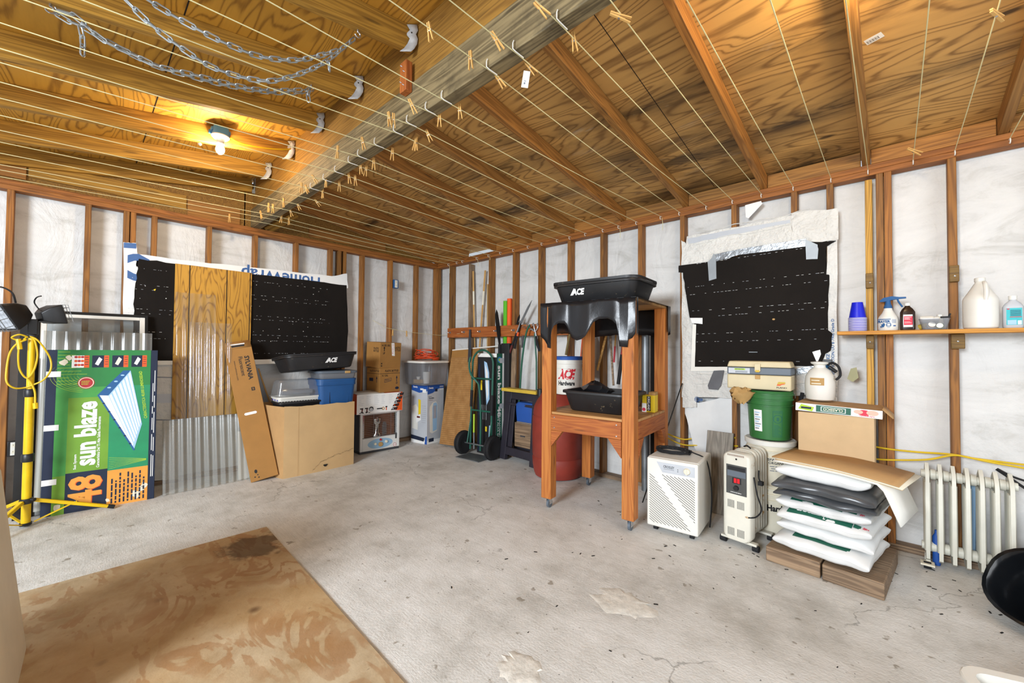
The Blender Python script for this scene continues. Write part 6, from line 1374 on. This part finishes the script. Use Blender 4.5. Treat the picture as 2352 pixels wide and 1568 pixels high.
def sheet(z, x0, x1, y0, y1, rz, sag, mat, label, bend=0):
    t = thing('cardboard_sheet', (4.80,-.62,z), label, 'cardboard', rz, 'flattened cardboard'); b = MB(); n = 18; vs = []
    for i in range(n+1):
        u = i/n; x = x0+(x1-x0)*u; zz = -sag*max(0, u-.45)**1.6*3 - (bend*max(0, u-.80)**1.1*5); 
        if bend: x -= .25*max(0, u-.8)
        vs += [(x, y0, zz-.02*sag), (x, y1, zz)]
    b.add(vs, [(2*i, 2*i+2, 2*i+3, 2*i+1) for i in range(n)], mat, True); b.build('sheet', t, solid=.006)
sheet(.606,-.25,.38,-.22,.16,-11,.03,'white_paint','lowest white flattened board with its end bent down over the soil bags',.20)
sheet(.614,-.25,.33,-.20,.18,-10,.028,'cardboard_pale','pale flattened cardboard, second from the bottom above the soil bags')
sheet(.622,-.26,.34,-.21,.18,-12,.028,'cream','cream flattened cardboard with a red edge between the others above the soil bags')
sheet(.630,-.26,.32,-.22,.17,-10,.026,'cardboard','uppermost brown flattened cardboard on the soil bag stack')
# --- iron radiator
t = thing('iron_radiator', (5.37,-.17,0), 'old cream cast-iron radiator standing against the tool wall', 'radiator')
for k in range(7):
    x = -.165+.0545*k; b = MB(T(x,0,0) @ RZ(0))
    prof = [(-.075,.05),(-.075,.53),(-.05,.575),(0,.608),(.05,.575),(.075,.53),(.075,.05),(.04,.03),(-.04,.03)]
    b.loft([[(sx*.6, y*.86, z if z > .3 else z+.01) for y, z in prof] if e else [(sx, y, z) for y, z in prof] for sx, e in ((-.0115,1),(-.009,0),(.009,0),(.0115,1))], 'rad_cream', smooth=False)
    for y in (-.045,-.015,.015,.045): b.tube([(0,y,.09),(0,y,.50)], .0155, 'rad_cream', 8)
    if k in (0, 6):
        for y in (-.055,.055): b.hexa([(-.012,y-.018,.0),(.012,y-.018,0),(.012,y+.018,0),(-.012,y+.018,0)],[(-.01,y-.012,.04),(.01,y-.012,.04),(.01,y+.012,.04),(-.01,y+.012,.04)],'rad_cream')
    b.build('section', t, .002)
for z in (.54, .105):
    b = MB(T(0,0,z) @ RY(90)); b.lathe([(.0,-.19),(.024,-.19),(.024,.19),(0,.19)], 'rad_cream', 16); 
    for k in range(6): x = -.138+.0545*k; b.lathe([(.0245,x-.013),(.031,x-.011),(.031,x+.011),(.0245,x+.013)], 'rad_cream', 16)
    b.build('header', t)
b = MB(T(5.20,-.27,0)); b.box((-.03,-.03,.025),(.03,.03,.035),'cream'); b.lathe([(0,-.016),(.02,-.016),(.02,.016),(0,.016)],'black_rubber',14,T(0,0,.02) @ RY(90)); tag(b.build('furniture_caster', loc=(5.20,-.27,0)), 'small black caster with a cream plate lying by the iron radiator', 'caster')
b = MB(T(5.245,-.175,.0)); b.lathe([(0,.002),(.016,.002),(.018,.02),(.018,.17),(.008,.19),(.008,.21),(0,.21)],'box_blue',14); o = b.build('blue_bottle', loc=(5.245,-.262,0)); o.location = (5.243,-.262,0); tag(o, 'slim blue bottle standing at the iron radiator beside the caster', 'bottle')
b = MB(); b.tube([RW(2232,1095,-.06), RW(2230,1270,-.06)], .02, 'light_blue', 8); tag(b.build('grey_pipe', loc=RW(2231,1180,-.06)), 'pale blue pipe on the wall seen between the radiator sections', 'pipe')
outlet(2232, 1112, 1, -.035, 0, 'white_plastic', 'white outlet box on the tool wall seen through the iron radiator')
# --- cables along the wall
def cable(pts, r, mat, label, cat='cable'):
    b = MB(); P_ = [RW(x, y, Y) for x, y, Y in pts]; b.tube(smooth_path(P_, 5), r, mat, 7); tag(b.build('wall_cable', loc=P_[len(P_)//2]), label, cat)
cable([(1490,975,-.097),(1520,990,-.1),(1566,1008,-.098),(1600,1006,-.06),(1690,1005,-.098)], .006, 'yellow_cord', 'yellow cable along the tool wall behind the dehumidifier, upper of two')
cable([(1492,985,-.1),(1530,1004,-.1),(1570,1021,-.098),(1620,1022,-.06),(1695,1024,-.098)], .006, 'yellow_cord', 'yellow cable along the tool wall behind the dehumidifier, lower of two')
cable([(2012,1026,-.1),(2050,1032,-.098),(2110,1038,-.06),(2192,1044,-.1),(2270,1060,-.1),(2360,1076,-.1)], .006, 'yellow_cord', 'yellow cable along the tool wall above the iron radiator, upper of two')
cable([(2012,1054,-.1),(2050,1056,-.098),(2130,1055,-.1),(2190,1045,-.11),(2240,1053,-.1),(2360,1068,-.1)], .006, 'yellow_cord', 'yellow cable touching the upper end of the iron radiator, lower of two')
cable([(2288,1077,-.13),(2320,1098,-.15),(2360,1125,-.2)], .007, 'black_rubber', 'black cable dropping past the last section of the iron radiator')
cable([(2290,1076,-.14),(2325,1094,-.16),(2360,1106,-.18)], .006, 'black_rubber', 'second thinner black cable beside the last section of the iron radiator')
b = MB(); ps = [RW(1056,766,-.14), LW(1010,770,.12), LW(934,762,.11), LW(885,752,.095), LW(856,735,.03)]; b.tube(ps, .0022, 'rope', 5); tag(b.build('short_line', loc=ps[2]), 'thin cord stretched across the room corner from the tool rail to the gable wall', 'cord')
for x, y in ((902,762),(934,764)): o = pin(LW(x, y+2, .11), 0, rnd.uniform(-8,8), 20, 'wooden clothespin on the corner cord, %s' % ('nearer the outlet side' if x < 910 else 'nearer the corner'))
# --- bottle shelf
t = thing('bottle_shelf', (5.35,-.165,1.41), 'long thin wooden shelf on blocks carrying bottles and cups', 'shelf')
lumber('board', (-.565,0,0), (.60,0,0), .15, .024, 'shelf_wood', (0,0,1), t)
for x, w, z in ((4.9495,.04,1.352),(5.348,.058,1.352)):
    b = MB(T(x-5.35,.075,z-1.41)); b.box((-w/2,-.035,-.045),(w/2,.0,.045),'block_wood'); bl = b.build('block', t, .004); b = MB(T(x-5.35,.0395,z-1.41+.0) @ RX(90)); b.lathe([(.005,0),(.004,.002),(0,.003)],'steel',10); b.build('screw', bl)
for x, w, l in ((4.9495,.04,'pale upright'),(5.337,.042,'plain stud')):
    t2 = thing('stud_block', (x,-.09,1.765), 'dark wood block screwed to the %s above the bottle shelf' % l, 'block'); b = MB(); b.box((-w/2,-.03,-.05),(w/2,0,.05),'block_wood'); b.build('block', t2, .004); b = MB(T(.003,-.03,-.015) @ RX(90)); b.lathe([(.005,0),(.004,.002),(0,.003)],'steel',10); b.build('screw', t2)
SZ = 1.4225
cup = None
for k in range(16):
    if cup is None:
        b = MB(); b.lathe([(.0275,0),(.047,0),(.049,.003),(.047,.006),(.045,.006),(.029,.108),(.0,.11)], 'royal_blue', 26); b.lathe([(.0478,.0004),(.0498,.001),(.0498,.003),(.0478,.0036)], 'paper_white', 26); cup = o = b.build('plastic_cup')
    else: o = cup.copy(); C.objects.link(o)
    o.location = (4.888,-.16,SZ+.0058*k); tag(o, 'blue plastic cup upside down on the shelf, %s from the bottom of the stack' % ORD[k], 'cup', 'stacked blue cups')
t = thing('spray_bottle', (5.04,-.16,SZ), 'white spray bottle with a blue trigger on the shelf', 'spray bottle', -6)
b = MB(); b.lathe([(0,.001),(.046,.001),(.050,.008),(.051,.07),(.046,.09),(.03,.115),(.022,.135),(.020,.15),(0,.15)], 'white_plastic', 26); b.build('bottle', t)
b = MB(); f = lambda z: .0512; wrap_rect(b, .070,.075,-70,20,'ink_blue',f,.0006); wrap_text(b,'SPRAYER',.058,-28,92,.018,'ink_blue',f,2.2,0,.001); [wrap_rect(b, .022+.006*k, .029+.006*k, -42+4*k+6*(k%2), -10-3*abs(k-2), 'ink_blue', f, .0006) for k in range(4)]; wrap_rect(b,.026,.030,-2,20,'ink_blue',f,.0006); wrap_rect(b,.042,.046,-2,20,'ink_blue',f,.0006); wrap_rect(b,.028,.044,-4,1,'ink_blue',f,.0006); wrap_rect(b,.028,.044,17,22,'ink_blue',f,.0006); [wrap_rect(b,.048+.005*k,.050+.005*k,26,52,'wrap_blue',f,.0006) for k in range(5)]; wrap_rect(b,.026,.034,34,50,'wrap_blue',f,.0006); wrap_rect(b,.018,.020,-40,-25,'ink_blue',f,.0006); wrap_rect(b,.018,.020,0,16,'ink_blue',f,.0006); b.build('print', t)
b = MB(); b.lathe([(.021,.145),(.021,.155),(.014,.175),(.012,.2),(0,.2)],'ink_blue',16); b.loft([[(x, y*s, z) for y, z in ((-.012,z0),(.012,z0),(.010,z1),(-.010,z1))] for x, z0, z1, s in ((-.04,.19,.198,.6),(-.02,.188,.215,1),(.02,.198,.222,1),(.055,.202,.214,.8),(.085,.203,.213,.6))],'ink_blue'); b.tube(smooth_path([(.045,0,.203),(.05,0,.185),(.06,0,.165),(.068,0,.15)],4),.005,'ink_blue',7); b.build('trigger_head', t)
t = thing('peroxide_bottle', (5.13,-.165,SZ), 'dark brown bottle with a red label and white cap on the shelf', 'bottle', 3)
b = MB(); b.loft([rrect(.066,.05,.014,.001), rrect(.069,.053,.014,.01), rrect(.069,.053,.014,.115), rrect(.05,.04,.014,.135), rrect(.026,.026,.012,.15), rrect(.024,.024,.0115,.155)],'brown_bottle'); b.build('bottle', t); b = MB(T(0,0,.155)); b.lathe([(.0145,0),(.0145,.016),(0,.017)],'white_plastic',18); b.build('cap', t)
b = MB(fr((0,-.0268,0),(1,0,0),(0,0,1))); b.rect(-.021,.02,.021,.098,'paper_white',None,.0003); b.rect(-.019,.033,.021,.088,'pink_red',None,.0008); b.scrib(-.016,.066,.017,.084,3,'paper_white',None,.0012,5); b.rect(-.016,.045,.016,.047,'paper_white',None,.0012); b.rect(-.016,.052,.01,.0535,'paper_white',None,.0012); b.build('label', t)
t = thing('clear_bin', (5.247,-.165,SZ), 'small clear bin filled with pill bottles on the shelf', 'bin', -2)
b = MB(); b.loft([rrect(.105,.085,.012,.001), rrect(.13,.10,.014,.062), rrect(.135,.106,.016,.064), rrect(.135,.106,.016,.067), rrect(.124,.094,.012,.067), rrect(.1,.08,.01,.004)],'tote_clear'); b.build('bin', t)
for i, (x, y, z, rx, ry, r_, h, m, l) in enumerate(((5.222,-.165,1.487,0,90,.022,.075,'white_plastic','white pill bottle lying uppermost in the clear bin'),(5.272,-.15,1.485,0,0,.017,.05,'cream','cream round bottle upright in the clear bin'),(5.232,-.185,1.445,70,20,.02,.05,'paper_white','white tub tilted low in the clear bin'),(5.27,-.19,1.442,80,-30,.018,.045,'lime','yellow-green small bottle low in the clear bin'),(5.205,-.15,1.448,20,70,.017,.05,'stand_yellow','yellow bottle at the spray bottle end of the clear bin'))):
    t2 = thing('pill_bottle', (x,y,z), l, 'bottle', 0, 'bottles in the clear bin'); t2.rotation_euler = (math.radians(rx), math.radians(ry), 0)
    b = MB(T(0,0,-h/2)); b.lathe([(0,0),(r_,.001),(r_,h*.75),(r_*.7,h*.85),(r_*.7,h*.88),(0,h*.88)],m,16); b.build('body', t2); b = MB(T(0,0,-h/2)); b.lathe([(r_*.8,h*.85),(r_*.8,h*1.1),(0,h*1.1)],'white_plastic',16); b.build('cap', t2)
t = thing('black_clip', (5.295,-.17,1.497), 'small black clip lying on the bottles of the clear bin', 'clip'); b = MB(); b.box((-.022,-.008,-.004),(.02,.008,.006),'print_black'); b.tube([(.012,0,.0),(.02,0,.022)],.005,'print_black',7); b.build('body', t, .002)
t = thing('gallon_jug', (5.435,-.16,SZ), 'big white gallon jug with a handle on the shelf', 'jug', -4)
b = MB(); b.lathe([(0,.001),(.062,.001),(.069,.008),(.071,.04),(.071,.165),(.069,.178),(.058,.198),(.042,.228),(.028,.256),(.021,.268),(.019,.285),(0,.285)],'white_plastic',32); b.build('body', t); b = MB(T(0,0,.276)); b.lathe([(.0225,0),(.0225,.02),(.02,.022),(0,.022)],'white_plastic',22); b.build('cap', t)
b = MB(); b.tube(smooth_path([(.016,-.02,.268),(.018,-.05,.255),(.02,-.066,.22),(.02,-.068,.19),(.018,-.064,.165)],6), .010, 'white_plastic', 9); b.build('handle', t)
t = thing('alcohol_bottle', (5.555,-.165,SZ), 'clear bottle with an aqua label beside the white jug on the shelf', 'bottle', -3)
b = MB(); b.loft([rrect(.07,.05,.016,.001), rrect(.076,.055,.018,.008), rrect(.076,.055,.018,.12), rrect(.06,.045,.018,.138), rrect(.03,.03,.014,.155), rrect(.028,.028,.0135,.16)],'pale_grey'); b.build('bottle', t); b = MB(T(0,0,.16)); b.lathe([(.0165,0),(.0165,.022),(0,.023)],'white_plastic',18); b.build('cap', t)
b = MB(fr((0,-.0278,0),(1,0,0),(0,0,1))); b.rect(-.026,.018,.03,.112,'aqua',None,.0004)
for k in range(6): b.rect(-.012,.068+.006*k,.026,.0705+.006*k,'ink_navy',None,.001)
b.rect(-.014,.06,.028,.064,'red',None,.001); b.rect(.014,.02,.028,.042,'paper_white',None,.001); b.rect(-.022,.02,.01,.045,'light_blue',None,.0009); b.rect(-.024,.104,-.014,.110,'pink_red',None,.001); b.build('label', t)
t = thing('tan_jar', (5.635,-.165,SZ), 'tan jar at the picture edge end of the shelf', 'jar'); b = MB(); b.lathe([(0,.001),(.034,.001),(.036,.12),(.02,.15),(0,.15)],'olive_case',20); b.build('jar', t)
# --- black moulded tub, white bin, white crate at the picture edge
t = thing('wheelbarrow_tub', (5.60,-.72,0), 'glossy black moulded plastic tub lying on its side at the picture edge', 'tub')
plain('gloss_black', '101215', .16, 0, .1)
b = MB(T(.0,.0,.18) @ RZ(-36) @ RX(52)); n = 32
def ring(s, z, sq=.8): return [(.225*s*math.copysign(abs(math.cos(2*PI*k/n))**sq, math.cos(2*PI*k/n)), .185*s*math.copysign(abs(math.sin(2*PI*k/n))**sq, math.sin(2*PI*k/n)), z) for k in range(n)]
b.loft([ring(.25,-.20), ring(.62,-.19), ring(.82,-.12), ring(.93,.0), ring(.96,.02), ring(1.03,.025), ring(1.04,.04), ring(.97,.042), ring(.90,.02), ring(.78,-.10), ring(.58,-.165), ring(.2,-.172)], 'gloss_black'); b.build('shell', t)
b = MB(T(.0,.0,.18) @ RZ(-36) @ RX(52)); b.loft([[(x*.5, y*.5, -.17) for x, y, _ in ring(1,0)], [(x*.42, y*.42, -.10) for x, y, _ in ring(1,0)], [(x*.3, y*.3, -.085) for x, y, _ in ring(1,0)]], 'gloss_black'); b.build('well', t)
t = thing('white_bin', (5.80,-.31,0), 'white plastic bin at the picture edge beyond the iron radiator', 'bin', 10); b = MB(); tub(b, .30, .32, .36, .03, .03, 'white_plastic', .016, .004, .03); b.build('body', t)
p = at(2235, 1545, 2, .26); t = thing('white_crate', (p.x+.17, p.y-.05, 0), 'white plastic crate with flat rim low in the picture corner', 'crate', 20); b = MB(); tub(b, .36, .30, .26, .03, .04, 'white_plastic', .03, .004, .014); b.build('body', t)
b = MB(); b.box((.03,-.14,.262),(.055,.14,.27),'cream'); o = b.build('wood_strip'); o.location = (p.x+.17,p.y-.05,0); tag(o, 'thin pale strip lying across the white crate', 'strip')
# --- offcut and specks on the slab
r = random.Random(17); b = MB()
for k in range(130):
    x, y = r.uniform(3.2, 5.6), r.uniform(-.9, -.12) if r.random() < .7 else r.uniform(-2.5, -.9); s = r.uniform(.002, .006); a = r.uniform(0, 3); b.box((-s*1.8,-s*.6,0),(s*1.8,s*.6,.0022),'tar', T(x,y,.0002) @ RZ(math.degrees(a)))
o = b.build('floor_debris', loc=(4.4,-.6,0)); o['kind'] = 'stuff'; o['label'] = 'dark crumbs and wood chips scattered on the concrete'; o['category'] = 'debris'
# ================================================================== LIGHT
w = bpy.data.worlds.new('World'); bpy.context.scene.world = w; w.use_nodes = True
bg = w.node_tree.nodes['Background']; bg.inputs[0].default_value = (.86, .93, 1.0, 1); bg.inputs[1].default_value = .52
def area(name, loc, target, sx, sy, power, col):
    l = bpy.data.lights.new(name, 'AREA'); l.shape = 'RECTANGLE'; l.size = sx; l.size_y = sy; l.energy = power; l.color = col
    o = bpy.data.objects.new(name, l); C.objects.link(o); o.location = loc
    d = V(target)-V(loc); o.rotation_euler = d.to_track_quat('-Z', 'Y').to_euler(); return o
area('doorway_daylight', (4.3, -7.5, 2.3), (2.2, -1.0, .6), 1.6, 1.2, 370, (.86, .93, 1))
area('side_daylight', (8.2, -3.2, 1.5), (3.2, -1.0, .9), 2.6, 1.9, 55, (.93, .96, 1))
sc = bpy.context.scene
sc.view_settings.view_transform = 'Standard'; sc.view_settings.look = 'None'; sc.view_settings.exposure = .3; sc.view_settings.gamma = 1
sc.cycles.use_denoising = True; sc.cycles.use_adaptive_sampling = True; sc.cycles.adaptive_threshold = .04; sc.cycles.max_bounces = 6; sc.cycles.diffuse_bounces = 3; sc.cycles.glossy_bounces = 3; sc.cycles.transparent_max_bounces = 12; sc.cycles.sample_clamp_indirect = 6.
